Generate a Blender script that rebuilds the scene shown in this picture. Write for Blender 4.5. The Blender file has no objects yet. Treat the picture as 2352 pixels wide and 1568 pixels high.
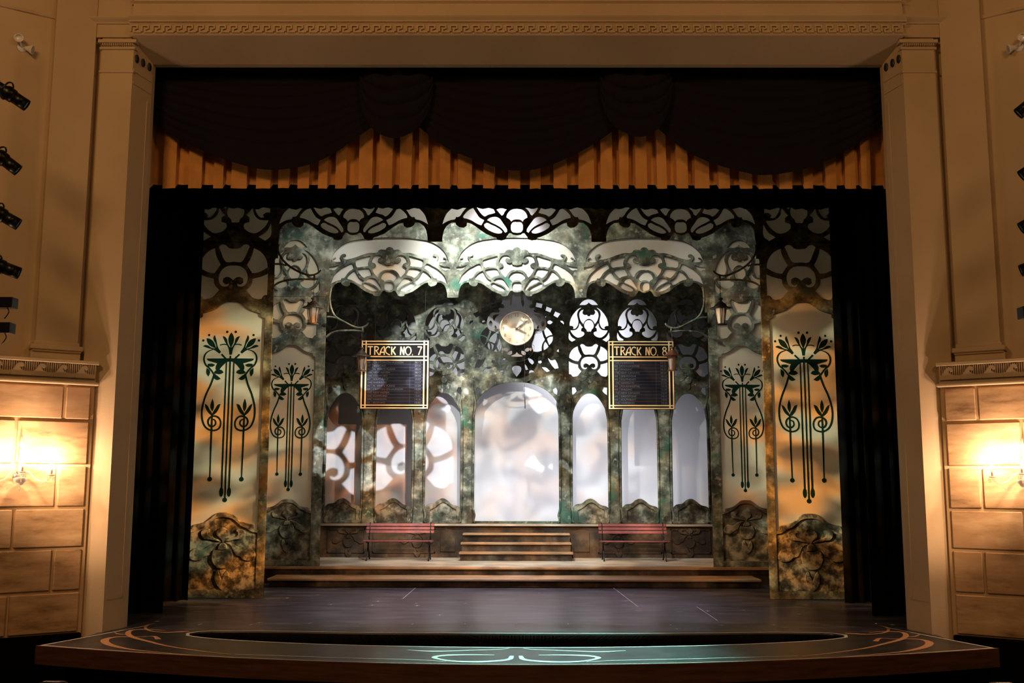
import bpy, bmesh, math, random
from mathutils import Vector, Matrix
random.seed(7)
scn = bpy.context.scene
COL = scn.collection
R = math.radians

# ---------------------------------------------------------------- camera
FPX = 2350.0; CH = 2.2
PITCH = math.atan(FPX/17300); YAW = math.atan(11/FPX); ROLL = R(.12)
_cy, _sy, _cp, _sp = math.cos(YAW), math.sin(YAW), math.cos(PITCH), math.sin(PITCH)
FW = Vector((-_sy*_cp, _cy*_cp, _sp)); RT = Vector((_cy, _sy, 0)); UP = RT.cross(FW)
_c, _s = math.cos(ROLL), math.sin(ROLL)
RT, UP = RT*_c+UP*_s, UP*_c-RT*_s
cam = bpy.data.cameras.new('camera'); cam.sensor_width = 36; cam.lens = 36*FPX/2352
cam.clip_end = 200
camo = bpy.data.objects.new('camera', cam); COL.objects.link(camo)
camo.matrix_world = Matrix(((RT.x, UP.x, -FW.x, 0), (RT.y, UP.y, -FW.y, 0), (RT.z, UP.z, -FW.z, CH), (0, 0, 0, 1)))
scn.camera = camo

# ---------------------------------------------------------------- world, exposure
w = bpy.data.worlds.new('world'); scn.world = w; w.use_nodes = True
w.node_tree.nodes['Background'].inputs[0].default_value = (1, .72, .48, 1)
w.node_tree.nodes['Background'].inputs[1].default_value = .012
scn.view_settings.view_transform = 'Standard'; scn.view_settings.look = 'None'
scn.view_settings.exposure = 0.0; scn.view_settings.gamma = 1; scn.view_settings.use_curve_mapping = False

# ---------------------------------------------------------------- large lights
def aim(o, tgt):
    d = Vector(tgt)-o.location
    o.rotation_euler = d.to_track_quat('-Z', 'Y').to_euler()
def area(name, loc, tgt, sx, sy, power, col, spread=180):
    l = bpy.data.lights.new(name, 'AREA'); l.shape = 'RECTANGLE'; l.size = sx; l.size_y = sy
    l.energy = power; l.color = col; l.spread = R(spread)
    o = bpy.data.objects.new(name, l); o.location = loc; COL.objects.link(o); aim(o, tgt); return o
def spot(name, loc, tgt, power, col, ang, blend=.5, rad=.05, gobo=None):
    """gobo=(scale, lo, hi, colour_a, colour_b, seed): a break-up pattern in the lamp's own slide"""
    l = bpy.data.lights.new(name, 'SPOT'); l.energy = power; l.color = col; l.spot_size = R(ang)
    l.spot_blend = blend; l.shadow_soft_size = rad
    o = bpy.data.objects.new(name, l); o.location = loc; COL.objects.link(o); aim(o, tgt)
    if gobo:
        sc, lo, hi, ca, cb, seed = gobo
        l.use_nodes = True; nt = l.node_tree; em = nt.nodes['Emission']
        tc = nt.nodes.new('ShaderNodeTexCoord'); mp = nt.nodes.new('ShaderNodeMapping')
        mp.inputs['Location'].default_value = (seed*3.1, seed*1.7, seed)
        nt.links.new(tc.outputs['Normal'], mp.inputs[0])
        n1 = nt.nodes.new('ShaderNodeTexNoise'); n1.inputs['Scale'].default_value = sc
        n1.inputs['Detail'].default_value = 1.5; n1.inputs['Roughness'].default_value = .45; n1.inputs['Distortion'].default_value = .6
        nt.links.new(mp.outputs[0], n1.inputs['Vector'])
        n2 = nt.nodes.new('ShaderNodeTexNoise'); n2.inputs['Scale'].default_value = sc*.8; n2.inputs['Detail'].default_value = 1
        mp2 = nt.nodes.new('ShaderNodeMapping'); mp2.inputs['Location'].default_value = (9+seed, 4, 2)
        nt.links.new(tc.outputs['Normal'], mp2.inputs[0]); nt.links.new(mp2.outputs[0], n2.inputs['Vector'])
        mr = nt.nodes.new('ShaderNodeMapRange'); mr.inputs[1].default_value = .38; mr.inputs[2].default_value = .64
        mr.inputs[3].default_value = lo; mr.inputs[4].default_value = hi
        nt.links.new(n1.outputs[0], mr.inputs[0]); nt.links.new(mr.outputs[0], em.inputs['Strength'])
        rp = nt.nodes.new('ShaderNodeValToRGB'); rp.color_ramp.elements[0].position = .42; rp.color_ramp.elements[1].position = .56
        rp.color_ramp.elements[0].color = (*ca, 1); rp.color_ramp.elements[1].color = (*cb, 1)
        nt.links.new(n2.outputs[0], rp.inputs[0]); nt.links.new(rp.outputs[0], em.inputs['Color'])
    return o
AMB = (1, .47, .16); WARM = (1, .58, .28)
# auditorium house light, high behind the camera
area('house_light', (-7.0, 3.5, 11.5), (0.5, 15.3, 6.0), 3, 2, 460, (1, .55, .235))
area('house_light_right', (7.0, 3.5, 11.5), (-.5, 15.3, 6.0), 3, 2, 260, (1, .55, .235))
area('house_light_low', (0, -2, 9), (0, 15.3, 2), 6, 2, 70, (1, .54, .25))
# box-boom spots with break-up slides washing the side flats
for s, sd in ((-1, 1.3), (1, 4.4)):
    spot('amber_side_spot', (-s*6.9, 12.0, 5.6), (s*5.5, 19.6, 2.9), 15000, (1, .80, .60), 24, .6, .03, (24, .10, 1.8, (1, .50, .16), (.55, .70, .66), sd))
    spot('second_flat_spot', (-s*1.5, 19.9, 7.7), (s*4.95, 22.5, 3.3), 1700, (1, .90, .78), 60, .7, .05, (11, .35, 1.8, (1, .66, .38), (.74, .80, .80), sd+1))
    spot('second_flat_top_fill', (s*2.4, 19.95, 8.3), (s*4.95, 22.5, 6.0), 330 if s < 0 else 130, (.95, .97, .92), 60, .8, .05)  # added between the portals, no slide, only to lift the upper leg gauze
spot('dado_spot_left', (3.2, 16.6, 6.6), (-5.6, 19.6, .9), 2200, (1, .66, .34), 22, .7, .02, (22, .0, 2, (1, .62, .28), (.75, .85, .85), 3))
spot('dado_spot_right', (-3.2, 16.6, 6.6), (5.6, 19.6, .9), 1500, (1, .70, .42), 22, .7, .02, (22, .0, 2, (1, .6, .3), (.75, .85, .85), 8))
# white header specials hung between the two portals
spot('header_special', (-1.0, 20.0, 9.0), (-.55, 22.5, 6.9), 2300, (.98, 1, .94), 80, .9, .08)
spot('header_fill', (1.9, 20.4, 9.6), (2.4, 22.5, 7.0), 200, (1, .82, .58), 100, 1, .10)
spot('header_fill_left', (-3.2, 20.4, 9.6), (-3.2, 22.5, 7.0), 200, (1, .94, .82), 90, 1, .10)
spot('fan_back_special', (-1.1, 21.0, 8.6), (-.9, 19.6, 7.15), 170, (1, .97, .92), 100, 1, .10)
spot('fan_back_left', (-3.4, 21.0, 8.6), (-3.1, 19.6, 7.15), 8, (1, .74, .44), 120, 1, .10)
spot('fan_back_right', (3.4, 21.0, 8.6), (3.4, 19.6, 7.15), 3, (1, .74, .44), 120, 1, .10)
spot('facade_special', (-2.3, 19.0, 6.4), (-1.75, 25.4, 5.2), 2000, (.95, 1, .95), 30, .5, .04)
spot('facade_wash', (0, 16.9, 6.6), (0, 25.4, 1.6), 3000, (1, .93, .84), 52, .6, .05, (16, .35, 1.8, (1, .74, .52), (.85, .95, .98), 6))
spot('centre_downlight', (-.3, 20.5, 8.8), (-.2, 18.9, 0), 3600, (.84, .78, 1), 62, .9, .08)
spot('bench_light', (-.8, 19.9, 8.0), (-.8, 23.8, .5), 1600, (1, .90, .86), 46, .6, .05)
spot('apron_spot', (2.5, 15.95, 8.3), (.7, 13.6, 0), 10000, (.34, .95, .88), 32, .8, .05)
for s in (-1, 1): spot('pier_glow', (s*7.5, 10.2, 3.0), (s*6.22, 15.3, 1.9), 1200, (1, .62, .36), 24, .9, .15)  # added spots standing in for further sconces, to brighten the piers low down
# backdrop lights
spot('backdrop_cutout_spot', (5.0, 1.0, 5.2), (-3.1, 26.1, 2.9), 46000, (.90, .95, 1), 24, .1, .0004)  # shines through the added rosette plate
spot('backdrop_amber_spot', (4.0, 1.0, 5.4), (-3.1, 26.1, 2.9), 11000, (1, .52, .24), 9, .5, .02, (60, .25, 1.7, (1, .5, .2), (1, .8, .7), 2))
spot('backdrop_rear_light', (1.9, 29.6, 5.6), (1.7, 26.1, 5.5), 2600, (.95, .97, 1), 64, .9, .2)
spot('clock_fill', (-1.2, 2.5, 5.6), (-.05, 23.1, 5.85), 5200, (.92, .90, 1), 3.6, .4, .03)  # added from the house side to brighten the clock plate and neck
area('backdrop_ground_row', (0, 25.85, .9), (0, 26.1, 3.5), 9.0, .12, 18, (.85, .86, 1))
area('backdrop_low_rear', (1.5, 29.2, 1.9), (1.5, 26.1, 2.3), 5.5, 1.4, 140, (.90, .91, 1), 100)

# ================================================================ helpers
def ray(px, py):
    return RT*(px-1176)-UP*(py-784)+FW*FPX
def at(px, py, Y):
    d = ray(px, py); p = d*(Y/d.y); return Vector((p.x, Y, p.z+CH))
def fl(px, py, z=0.0):
    d = ray(px, py); p = d*((z-CH)/d.z); return Vector((p.x, p.y, z))
def tr(pts, org, Y, anchor=(0, 0)):
    """trace points (read off an enlargement: x0, y0, scale) onto the upright plane Y -> (x, z) metres"""
    x0, y0, sc = org; out = []
    for u, v in pts:
        p = at(x0+u/sc, y0+v/sc, Y); out.append((p.x-anchor[0], p.z-anchor[1]))
    return out
def mir(p): return [(-x, z) for x, z in reversed(p)]
def sym(half):
    """half outline running from the axis to the axis -> closed symmetric outline"""
    return half+[(-x, z) for x, z in reversed(half)]
def place(polys, cx, cz, s=1.0, flip=False):
    return [[(cx+(-x if flip else x)*s, cz+z*s) for x, z in p] for p in polys]
def smooth(p, n=4, corner=58):
    """Hermite smoothing through the points, keeping sharp corners"""
    m = len(p); P = [Vector(q) for q in p]; out = []
    T = []
    for i in range(m):
        a, b, c = P[i-1], P[i], P[(i+1) % m]
        d1, d2 = b-a, c-b
        if d1.length < 1e-7 or d2.length < 1e-7: T.append(None); continue
        ang = math.degrees(d1.angle(d2))
        T.append(None if ang > corner else ((d1.normalized()+d2.normalized()).normalized()))
    for i in range(m):
        a, b = P[i], P[(i+1) % m]; L = (b-a).length
        if L < 1e-7: continue
        ta = T[i]*L if T[i] else (b-a); tb = T[(i+1) % m]*L if T[(i+1) % m] else (b-a)
        if not T[i] and not T[(i+1) % m]: out.append(a); continue
        for k in range(n):
            t = k/n; h1 = 2*t**3-3*t*t+1; h2 = t**3-2*t*t+t; h3 = -2*t**3+3*t*t; h4 = t**3-t*t
            out.append(a*h1+ta*h2+b*h3+tb*h4)
    return [(q.x, q.y) for q in out]
def smooth_open(p, n=4):
    P = [Vector(q) for q in p]; out = []
    for i in range(len(P)-1):
        a, b = P[i], P[i+1]; p0 = P[i-1] if i else a*2-b; p3 = P[i+2] if i+2 < len(P) else b*2-a
        for k in range(n):
            t = k/n
            out.append(.5*((2*a)+(b-p0)*t+(2*p0-5*a+4*b-p3)*t*t+(3*a-p0-3*b+p3)*t**3))
    out.append(P[-1]); return out
def area2(p): return sum(p[i-1][0]*p[i][1]-p[i][0]*p[i-1][1] for i in range(len(p)))

# ---- objects
def link(name, me, mat, parent=None, label=None, kind=None, local=False):
    o = bpy.data.objects.new(name, me); COL.objects.link(o)
    if mat is not None and me is not None:
        me.materials.clear(); me.materials.append(mat)
    if parent is not None:
        o.parent = parent
        if not local:
            wl = Vector((0, 0, 0)); q = parent
            while q: wl += q.location; q = q.parent
            me.transform(Matrix.Translation(-wl))
    elif me is not None and not local:
        # origin to the base centre
        xs = [v.co for v in me.vertices]
        c = Vector(((min(v.x for v in xs)+max(v.x for v in xs))/2, (min(v.y for v in xs)+max(v.y for v in xs))/2, min(v.z for v in xs)))
        me.transform(Matrix.Translation(-c)); o.location = c
    if label: o['label'] = label
    if kind: o['kind'] = kind
    return o
def thing(name, label, cat, loc=(0, 0, 0), rz=0, group=None, kind=None):
    o = bpy.data.objects.new(name, None); COL.objects.link(o); o.location = loc; o.rotation_euler = (0, 0, rz)
    o.empty_display_size = .1
    if label: o['label'] = label
    if cat: o['category'] = cat
    if group: o['group'] = group
    if kind: o['kind'] = kind
    return o
def tag(o, label, cat, group=None):
    o['label'] = label; o['category'] = cat
    if group: o['group'] = group
    return o
def copy_tree(o, parent=None):
    c = o.copy(); COL.objects.link(c); c.parent = parent
    for ch in list(o.children): copy_tree(ch, c)
    return c

_junk = []
def flat(outline, holes, Y, t, bevel=.006, sm=True, flatz=None, corner=58):
    """cut-out board: outline + holes in the x/z plane, thickness t, front face at Y; flatz -> lies in x/y at that z (top)"""
    cu = bpy.data.curves.new('c', 'CURVE'); cu.dimensions = '2D'; cu.fill_mode = 'BOTH'
    cu.extrude = max(t/2-bevel, 1e-4); cu.bevel_depth = bevel; cu.bevel_resolution = 0
    if bevel: cu.offset = -bevel
    for k, p in enumerate([outline]+list(holes)):
        if sm is True or (sm == 'holes' and k > 0): p = smooth(p, corner=corner)
        a = area2(p)
        if (a < 0) != (k > 0): p = p[::-1]
        sp = cu.splines.new('POLY'); sp.points.add(len(p)-1); sp.use_cyclic_u = True
        for q, (x, z) in zip(sp.points, p): q.co = (x, z, 0, 1)
    ob = bpy.data.objects.new('c', cu)
    me = bpy.data.meshes.new_from_object(ob)
    bpy.data.objects.remove(ob); bpy.data.curves.remove(cu)
    for v in me.vertices:
        x, y, z = v.co
        v.co = (x, Y+t/2-z, y) if flatz is None else (x, y, flatz-t/2+z)
    return me
def stroke(pts, widths, Y, n=4):
    """flat ribbon polygon (x,z) along an open smooth line with varying width"""
    P = smooth_open(pts, n); m = len(P); L = []; Rr = []
    for i, q in enumerate(P):
        d = (P[min(i+1, m-1)]-P[max(i-1, 0)]).normalized(); nn = Vector((-d.y, d.x))
        f = i/(m-1)*(len(widths)-1); k = min(int(f), len(widths)-2) if len(widths) > 1 else 0
        wd = widths[k]+(widths[k+1]-widths[k])*(f-k) if len(widths) > 1 else widths[0]
        L.append(q+nn*wd/2); Rr.append(q-nn*wd/2)
    return L, Rr
def sheet(me, Y):
    """keep only the single cloth layer nearest the audience"""
    bm = bmesh.new(); bm.from_mesh(me); y0 = min(v.co.y for v in bm.verts)
    bmesh.ops.delete(bm, geom=[f for f in bm.faces if any(v.co.y > y0+1e-5 for v in f.verts)], context='FACES')
    bm.to_mesh(me); bm.free(); return me
class Paint:
    """thin painted / applied pattern: flat polygons gathered into one mesh"""
    def __init__(s): s.v = []; s.f = []; s.k = 0
    def rib(s, pts, widths, Y=0, z=None, n=4):
        if not isinstance(widths, (list, tuple)): widths = [widths, widths]
        L, Rr = stroke(pts, list(widths), Y, n); b = len(s.v); s.k += 1; e = s.k*.00012
        for a, c in zip(L, Rr):
            for q in (a, c): s.v.append((q.x, Y-e, q.y) if z is None else (q.x, q.y, z+e))
        for i in range(len(L)-1): s.f.append((b+2*i, b+2*i+1, b+2*i+3, b+2*i+2))
    def poly(s, p, Y=0, z=None, sm=True):
        if sm: p = smooth(p, 3)
        from mathutils.geometry import tessellate_polygon
        b = len(s.v); s.k += 1; e = s.k*.00012
        for x, q in p: s.v.append((x, Y-e, q) if z is None else (x, q, z+e))
        for t in tessellate_polygon([[Vector((x, q, 0)) for x, q in p]]): s.f.append(tuple(b+i for i in t))
    def dot(s, x, q, r, Y=0, z=None, ry=None):
        ry = ry or r
        s.poly([(x+r*math.cos(a*math.pi/8), q+ry*math.sin(a*math.pi/8)) for a in range(16)], Y, z, False)
    def mesh(s):
        me = bpy.data.meshes.new('m'); me.from_pydata(s.v, [], s.f); return me
class MB:
    """mesh builder"""
    def __init__(s): s.v = []; s.f = []; s.sm = []
    def add(s, vs, fs, smooth=False, M=None):
        b = len(s.v); s.v += [tuple(M @ Vector(v)) if M else tuple(v) for v in vs]
        s.f += [tuple(b+i for i in f) for f in fs]; s.sm += [smooth]*len(fs); return s
    def box(s, x0, x1, y0, y1, z0, z1, M=None, bev=0.0):
        if bev <= 0:
            return s.add([(x, y, z) for x in (x0, x1) for y in (y0, y1) for z in (z0, z1)],
                  [(0, 1, 3, 2), (4, 6, 7, 5), (0, 4, 5, 1), (2, 3, 7, 6), (0, 2, 6, 4), (1, 5, 7, 3)], False, M)
        bm = bmesh.new(); bmesh.ops.create_cube(bm, size=1)
        for v in bm.verts: v.co = ((x0+x1)/2+v.co.x*(x1-x0), (y0+y1)/2+v.co.y*(y1-y0), (z0+z1)/2+v.co.z*(z1-z0))
        bmesh.ops.bevel(bm, geom=bm.edges[:], offset=bev, segments=1, affect='EDGES')
        bm.verts.ensure_lookup_table(); idx = {v: i for i, v in enumerate(bm.verts)}
        s.add([v.co[:] for v in bm.verts], [[idx[v] for v in f.verts] for f in bm.faces], False, M); bm.free(); return s
    def tube(s, pts, r, n=8, caps=True, M=None, sub=0, flat=None):
        P = [Vector(p) for p in pts]
        if sub:
            Q = []
            for i in range(len(P)-1):
                a, b = P[i], P[i+1]; p0 = P[i-1] if i else a*2-b; p3 = P[i+2] if i+2 < len(P) else b*2-a
                for k in range(sub):
                    t = k/sub; Q.append(.5*((2*a)+(b-p0)*t+(2*p0-5*a+4*b-p3)*t*t+(3*a-p0-3*b+p3)*t**3))
            Q.append(P[-1]); P = Q
        m = len(P); rr = r if isinstance(r, (list, tuple)) else [r, r]; vs = []; fs = []
        up = Vector((0, 1, 0)) if abs((P[-1]-P[0]).normalized().y) < .9 else Vector((0, 0, 1))
        for i, q in enumerate(P):
            d = (P[min(i+1, m-1)]-P[max(i-1, 0)]).normalized()
            a = d.cross(up)
            if a.length < 1e-4: a = d.cross(Vector((1, 0, 0)))
            a.normalize(); b = a.cross(d).normalized()
            f = i/(m-1)*(len(rr)-1); k = min(int(f), len(rr)-2); ra = rr[k]+(rr[k+1]-rr[k])*(f-k)
            for j in range(n):
                t = 2*math.pi*j/n
                vs.append(q+a*math.cos(t)*ra+b*math.sin(t)*ra*(flat or 1))
        for i in range(m-1):
            for j in range(n): fs.append((i*n+j, i*n+(j+1) % n, (i+1)*n+(j+1) % n, (i+1)*n+j))
        if caps: fs += [tuple(range(n))[::-1], tuple((m-1)*n+j for j in range(n))]
        return s.add(vs, fs, n > 5, M)
    def lathe(s, prof, n=24, M=None, caps=True, sm=True):
        vs = []; fs = []; m = len(prof)
        for r_, z_ in prof:
            for j in range(n): t = 2*math.pi*j/n; vs.append((r_*math.cos(t), r_*math.sin(t), z_))
        for i in range(m-1):
            for j in range(n): fs.append((i*n+j, i*n+(j+1) % n, (i+1)*n+(j+1) % n, (i+1)*n+j))
        if caps: fs += [tuple(range(n))[::-1], tuple((m-1)*n+j for j in range(n))]
        return s.add(vs, fs, sm, M)
    def prof(s, pts, x0, x1, M=None):
        """moulding: closed (y,z) profile swept along x"""
        n = len(pts); vs = [(x0, y, z) for y, z in pts]+[(x1, y, z) for y, z in pts]
        fs = [(i, (i+1) % n, n+(i+1) % n, n+i) for i in range(n)]+[tuple(range(n))[::-1], tuple(range(n, 2*n))]
        return s.add(vs, fs, False, M)
    def mesh(s):
        me = bpy.data.meshes.new('m'); me.from_pydata(s.v, [], s.f)
        for p, q in zip(me.polygons, s.sm): p.use_smooth = q
        bm = bmesh.new(); bm.from_mesh(me); bmesh.ops.recalc_face_normals(bm, faces=bm.faces); bm.to_mesh(me); bm.free()
        return me

# ---------------------------------------------------------------- materials
def mat(name, rgb, rough=.6, metal=0, trans=0, emis=None, es=0, bump=None, var=None, spec=.5, sheen=0, transl=0):
    """var=(scale, rgb2, amount) colour variation; bump=(scale, strength)"""
    m = bpy.data.materials.new(name); m.use_nodes = True; nt = m.node_tree; b = nt.nodes['Principled BSDF']
    b.inputs['Base Color'].default_value = (*rgb, 1); b.inputs['Roughness'].default_value = rough
    b.inputs['Metallic'].default_value = metal; b.inputs['Transmission Weight'].default_value = trans
    b.inputs['Specular IOR Level'].default_value = spec
    if sheen: b.inputs['Sheen Weight'].default_value = sheen
    if emis: b.inputs['Emission Color'].default_value = (*emis, 1); b.inputs['Emission Strength'].default_value = es
    geo = nt.nodes.new('ShaderNodeNewGeometry')
    if var:
        n = nt.nodes.new('ShaderNodeTexNoise'); n.inputs['Scale'].default_value = var[0]; n.inputs['Detail'].default_value = 6
        nt.links.new(geo.outputs['Position'], n.inputs['Vector'])
        rp = nt.nodes.new('ShaderNodeValToRGB'); rp.color_ramp.elements[0].position = .5-.5*(1-var[2]); rp.color_ramp.elements[1].position = .5+.25
        rp.color_ramp.elements[0].position = .36; rp.color_ramp.elements[1].position = .66
        rp.color_ramp.elements[0].color = (*rgb, 1); rp.color_ramp.elements[1].color = tuple(rgb[i]*(1-var[2])+var[1][i]*var[2] for i in range(3))+(1,)
        nt.links.new(n.outputs[0], rp.inputs[0]); nt.links.new(rp.outputs[0], b.inputs['Base Color'])
    if bump:
        n = nt.nodes.new('ShaderNodeTexNoise'); n.inputs['Scale'].default_value = bump[0]; n.inputs['Detail'].default_value = 4
        nt.links.new(geo.outputs['Position'], n.inputs['Vector'])
        bp = nt.nodes.new('ShaderNodeBump'); bp.inputs['Strength'].default_value = bump[1]; bp.inputs['Distance'].default_value = .01
        nt.links.new(n.outputs[0], bp.inputs['Height']); nt.links.new(bp.outputs[0], b.inputs['Normal'])
    if transl:
        out = nt.nodes['Material Output']; tl = nt.nodes.new('ShaderNodeBsdfTranslucent'); mx = nt.nodes.new('ShaderNodeMixShader')
        tl.inputs[0].default_value = (*rgb, 1); mx.inputs[0].default_value = transl
        nt.links.new(b.outputs[0], mx.inputs[1]); nt.links.new(tl.outputs[0], mx.inputs[2]); nt.links.new(mx.outputs[0], out.inputs[0])
    return m
def ramp_mat(name, stops, scale=3, detail=9, rough=.75, teal=None, rust=None, bump=.25, stretch=(1, 1, 1), speck=None, spec=.3):
    m = bpy.data.materials.new(name); m.use_nodes = True; nt = m.node_tree; b = nt.nodes['Principled BSDF']
    b.inputs['Roughness'].default_value = rough; b.inputs['Specular IOR Level'].default_value = spec
    N = nt.nodes.new; K = nt.links.new
    geo = N('ShaderNodeNewGeometry'); mp = N('ShaderNodeMapping'); mp.inputs['Scale'].default_value = stretch
    K(geo.outputs['Position'], mp.inputs[0])
    n = N('ShaderNodeTexNoise'); n.inputs['Scale'].default_value = scale; n.inputs['Detail'].default_value = detail; n.inputs['Roughness'].default_value = .62
    K(mp.outputs[0], n.inputs['Vector'])
    rp = N('ShaderNodeValToRGB'); cr = rp.color_ramp
    while len(cr.elements) < len(stops): cr.elements.new(.5)
    for e, (p, c) in zip(cr.elements, stops): e.position = p; e.color = (*c, 1)
    K(n.outputs[0], rp.inputs[0]); cur = rp.outputs[0]
    def over(cur, col, sc, lo, hi, seed, det=3):
        q = N('ShaderNodeTexNoise'); q.inputs['Scale'].default_value = sc; q.inputs['Detail'].default_value = det
        mm = N('ShaderNodeMapping'); mm.inputs['Location'].default_value = (seed, seed*2, seed*3); K(geo.outputs['Position'], mm.inputs[0]); K(mm.outputs[0], q.inputs['Vector'])
        r2 = N('ShaderNodeMapRange'); r2.inputs[1].default_value = lo; r2.inputs[2].default_value = hi; K(q.outputs[0], r2.inputs[0])
        mx = N('ShaderNodeMix'); mx.data_type = 'RGBA'; K(r2.outputs[0], mx.inputs[0]); K(cur, mx.inputs[6]); mx.inputs[7].default_value = (*col, 1)
        return mx.outputs[2]
    if rust: cur = over(cur, rust, 1.1, .56, .72, 5)
    if teal: cur = over(cur, teal, 1.3, .60, .72, 11)
    if speck: cur = over(cur, speck, 9, .58, .76, 3, 10)
    K(cur, b.inputs['Base Color'])
    if bump:
        bp = N('ShaderNodeBump'); bp.inputs['Strength'].default_value = bump; bp.inputs['Distance'].default_value = .01
        K(n.outputs[0], bp.inputs['Height']); K(bp.outputs[0], b.inputs['Normal'])
    return m
M = {}
M['patina'] = ramp_mat('verdigris_paint', [(.34, (.014, .016, .012)), (.45, (.055, .062, .048)), (.55, (.14, .155, .12)), (.66, (.36, .37, .30))], 2.6, 10, teal=(.03, .12, .085), rust=(.085, .062, .036), speck=(.32, .33, .27))
M['patina_front'] = ramp_mat('bronze_paint', [(.34, (.02, .015, .008)), (.46, (.075, .06, .032)), (.57, (.17, .14, .075)), (.68, (.36, .30, .17))], 3.2, 9, teal=(.05, .08, .06), rust=(.12, .06, .02), speck=(.34, .28, .15))
M['relief'] = ramp_mat('bronze_relief_paint', [(.38, (.016, .015, .011)), (.48, (.085, .068, .040)), (.60, (.33, .275, .17))], 5.5, 8, teal=(.05, .09, .07), rust=(.14, .07, .025))
M['relief_back'] = ramp_mat('grey_relief_paint', [(.38, (.022, .022, .017)), (.49, (.09, .09, .07)), (.62, (.30, .29, .23))], 4.0, 8, teal=(.04, .09, .07), rust=(.10, .06, .03))
M['dais'] = ramp_mat('dark_bronze_dais_paint', [(.36, (.016, .011, .007)), (.5, (.045, .03, .02)), (.66, (.12, .075, .04))], 2.2, 7, rust=(.09, .045, .018))
M['cream'] = mat('cream_gauze', (.74, .67, .50), .9, transl=.45, var=(1.2, (.60, .55, .43), .5))
M['white_gauze'] = mat('white_gauze', (.84, .82, .74), .9, transl=.45)
M['cyc'] = mat('backdrop_cloth', (.60, .60, .63), .95, transl=.4)
M['green'] = mat('dark_green_paint', (.002, .015, .009), .9, spec=.1)
M['black'] = mat('black_velour', (.0022, .0020, .0022), .95, spec=.05, bump=(60, .2))
M['swag'] = mat('black_swag_velvet', (.0095, .0075, .0105), .9, spec=.1, sheen=.02, bump=(80, .3))
M['gold'] = mat('gold_velvet', (.66, .31, .075), .85, bump=(70, .3), var=(3, (.50, .22, .05), .7), sheen=.2)
M['plaster'] = mat('cream_plaster', (.56, .42, .25), .85, bump=(40, .15), var=(.7, (.46, .33, .19), .7))
M['stone'] = ramp_mat('sandstone_block', [(.30, (.20, .11, .05)), (.45, (.42, .26, .125)), (.60, (.54, .35, .18)), (.75, (.62, .44, .25))], 2.2, 8, .8, stretch=(.6, .6, 2.4), rust=(.40, .24, .12), bump=.35)
M['joint'] = mat('stone_joint', (.56, .38, .20), .8)
M['white_plastic'] = mat('white_plastic', (.75, .70, .62), .4)
M['lampglass'] = mat('lamp_glass', (.9, .9, .9), .05, trans=.7)
M['fixture'] = mat('black_fixture_metal', (.012, .012, .014), .35, metal=.6)
M['lens'] = mat('lens_glass', (.02, .16, .17), .05, spec=1)
M['tape'] = mat('white_tape', (.7, .68, .62), .6)
M['iron'] = mat('black_iron', (.02, .018, .018), .3, metal=.7)
M['redwood'] = mat('red_painted_wood', (.20, .048, .050), .5, bump=(30, .2), var=(5, (.27, .08, .085), .7))
M['pewter'] = mat('pewter_metal', (.24, .20, .18), .32, metal=.85, bump=(40, .15))
M['copper'] = mat('copper_metal', (.34, .15, .09), .32, metal=.85, bump=(40, .15))
M['hammered'] = mat('hammered_glass', (.62, .52, .46), .12, trans=.35, bump=(60, .9))
M['clockmetal'] = mat('grey_clock_paint', (.062, .058, .062), .6, var=(6, (.10, .092, .10), .6), bump=(20, .1))
M['clockface'] = mat('cream_clock_face', (.56, .49, .37), .9, spec=.1, var=(2, (.49, .42, .32), .4))
M['clockrim'] = mat('cream_clock_rim', (.46, .39, .30), .8)
M['ink'] = mat('dark_ink', (.045, .03, .02), .5)
M['signblack'] = mat('sign_black', (.008, .007, .008), .8, spec=.1)
M['signslate'] = mat('sign_slate', (.012, .013, .022), .9, spec=.1, var=(8, (.018, .019, .03), .5))
M['signgold'] = mat('sign_gold', (.80, .52, .24), .45, var=(8, (.68, .60, .34), .8))
M['signtext'] = mat('sign_text_white', (.11, .11, .125), .8)
M['wire'] = mat('wire', (.02, .02, .02), .5)
M['crystal'] = mat('crystal_glass', (1, .96, .90), .02, trans=.85, spec=.8)
M['candle'] = mat('candle_sleeve', (.22, .10, .045), .5)
M['flame'] = mat('flame_bulb', (1, .8, .5), .4, emis=(1, .66, .32), es=60)
M['plate'] = mat('gobo_steel', (.05, .05, .05), .5)
M['seat'] = mat('dark_seat_plastic', (.02, .02, .022), .25)
M['carpet'] = mat('dark_carpet', (.010, .008, .007), .95, bump=(50, .5))
M['apronwood'] = ramp_mat('brown_apron_edge_wood', [(.3, (.05, .020, .010)), (.7, (.12, .05, .024))], 5, 6, .5, stretch=(.3, 1, 4), bump=.2)
M['tread'] = ramp_mat('grey_tread_wood', [(.3, (.24, .20, .16)), (.5, (.38, .32, .25)), (.7, (.50, .43, .34))], 3, 8, .55, stretch=(.3, 3, 3), bump=.2)
M['nosing'] = ramp_mat('warm_nosing_wood', [(.3, (.22, .12, .06)), (.7, (.42, .27, .15))], 3, 6, .5, stretch=(.3, 2, 2), bump=.2)
M['stagefloor'] = ramp_mat('black_stage_floor', [(.3, (.030, .026, .030)), (.5, (.058, .051, .058)), (.7, (.12, .108, .118))], 3.2, 9, .30, stretch=(.35, 1.2, 1), bump=.06, spec=.35)
M['apronfloor'] = ramp_mat('apron_floor_paint', [(.3, (.018, .017, .016)), (.7, (.05, .046, .042))], 3, 8, .34, bump=.05, spec=.35)
M['ornament'] = mat('tan_ornament_paint', (.50, .26, .12), .4)
M['ornament_white'] = mat('white_ornament_paint', (.62, .60, .52), .4)

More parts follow.
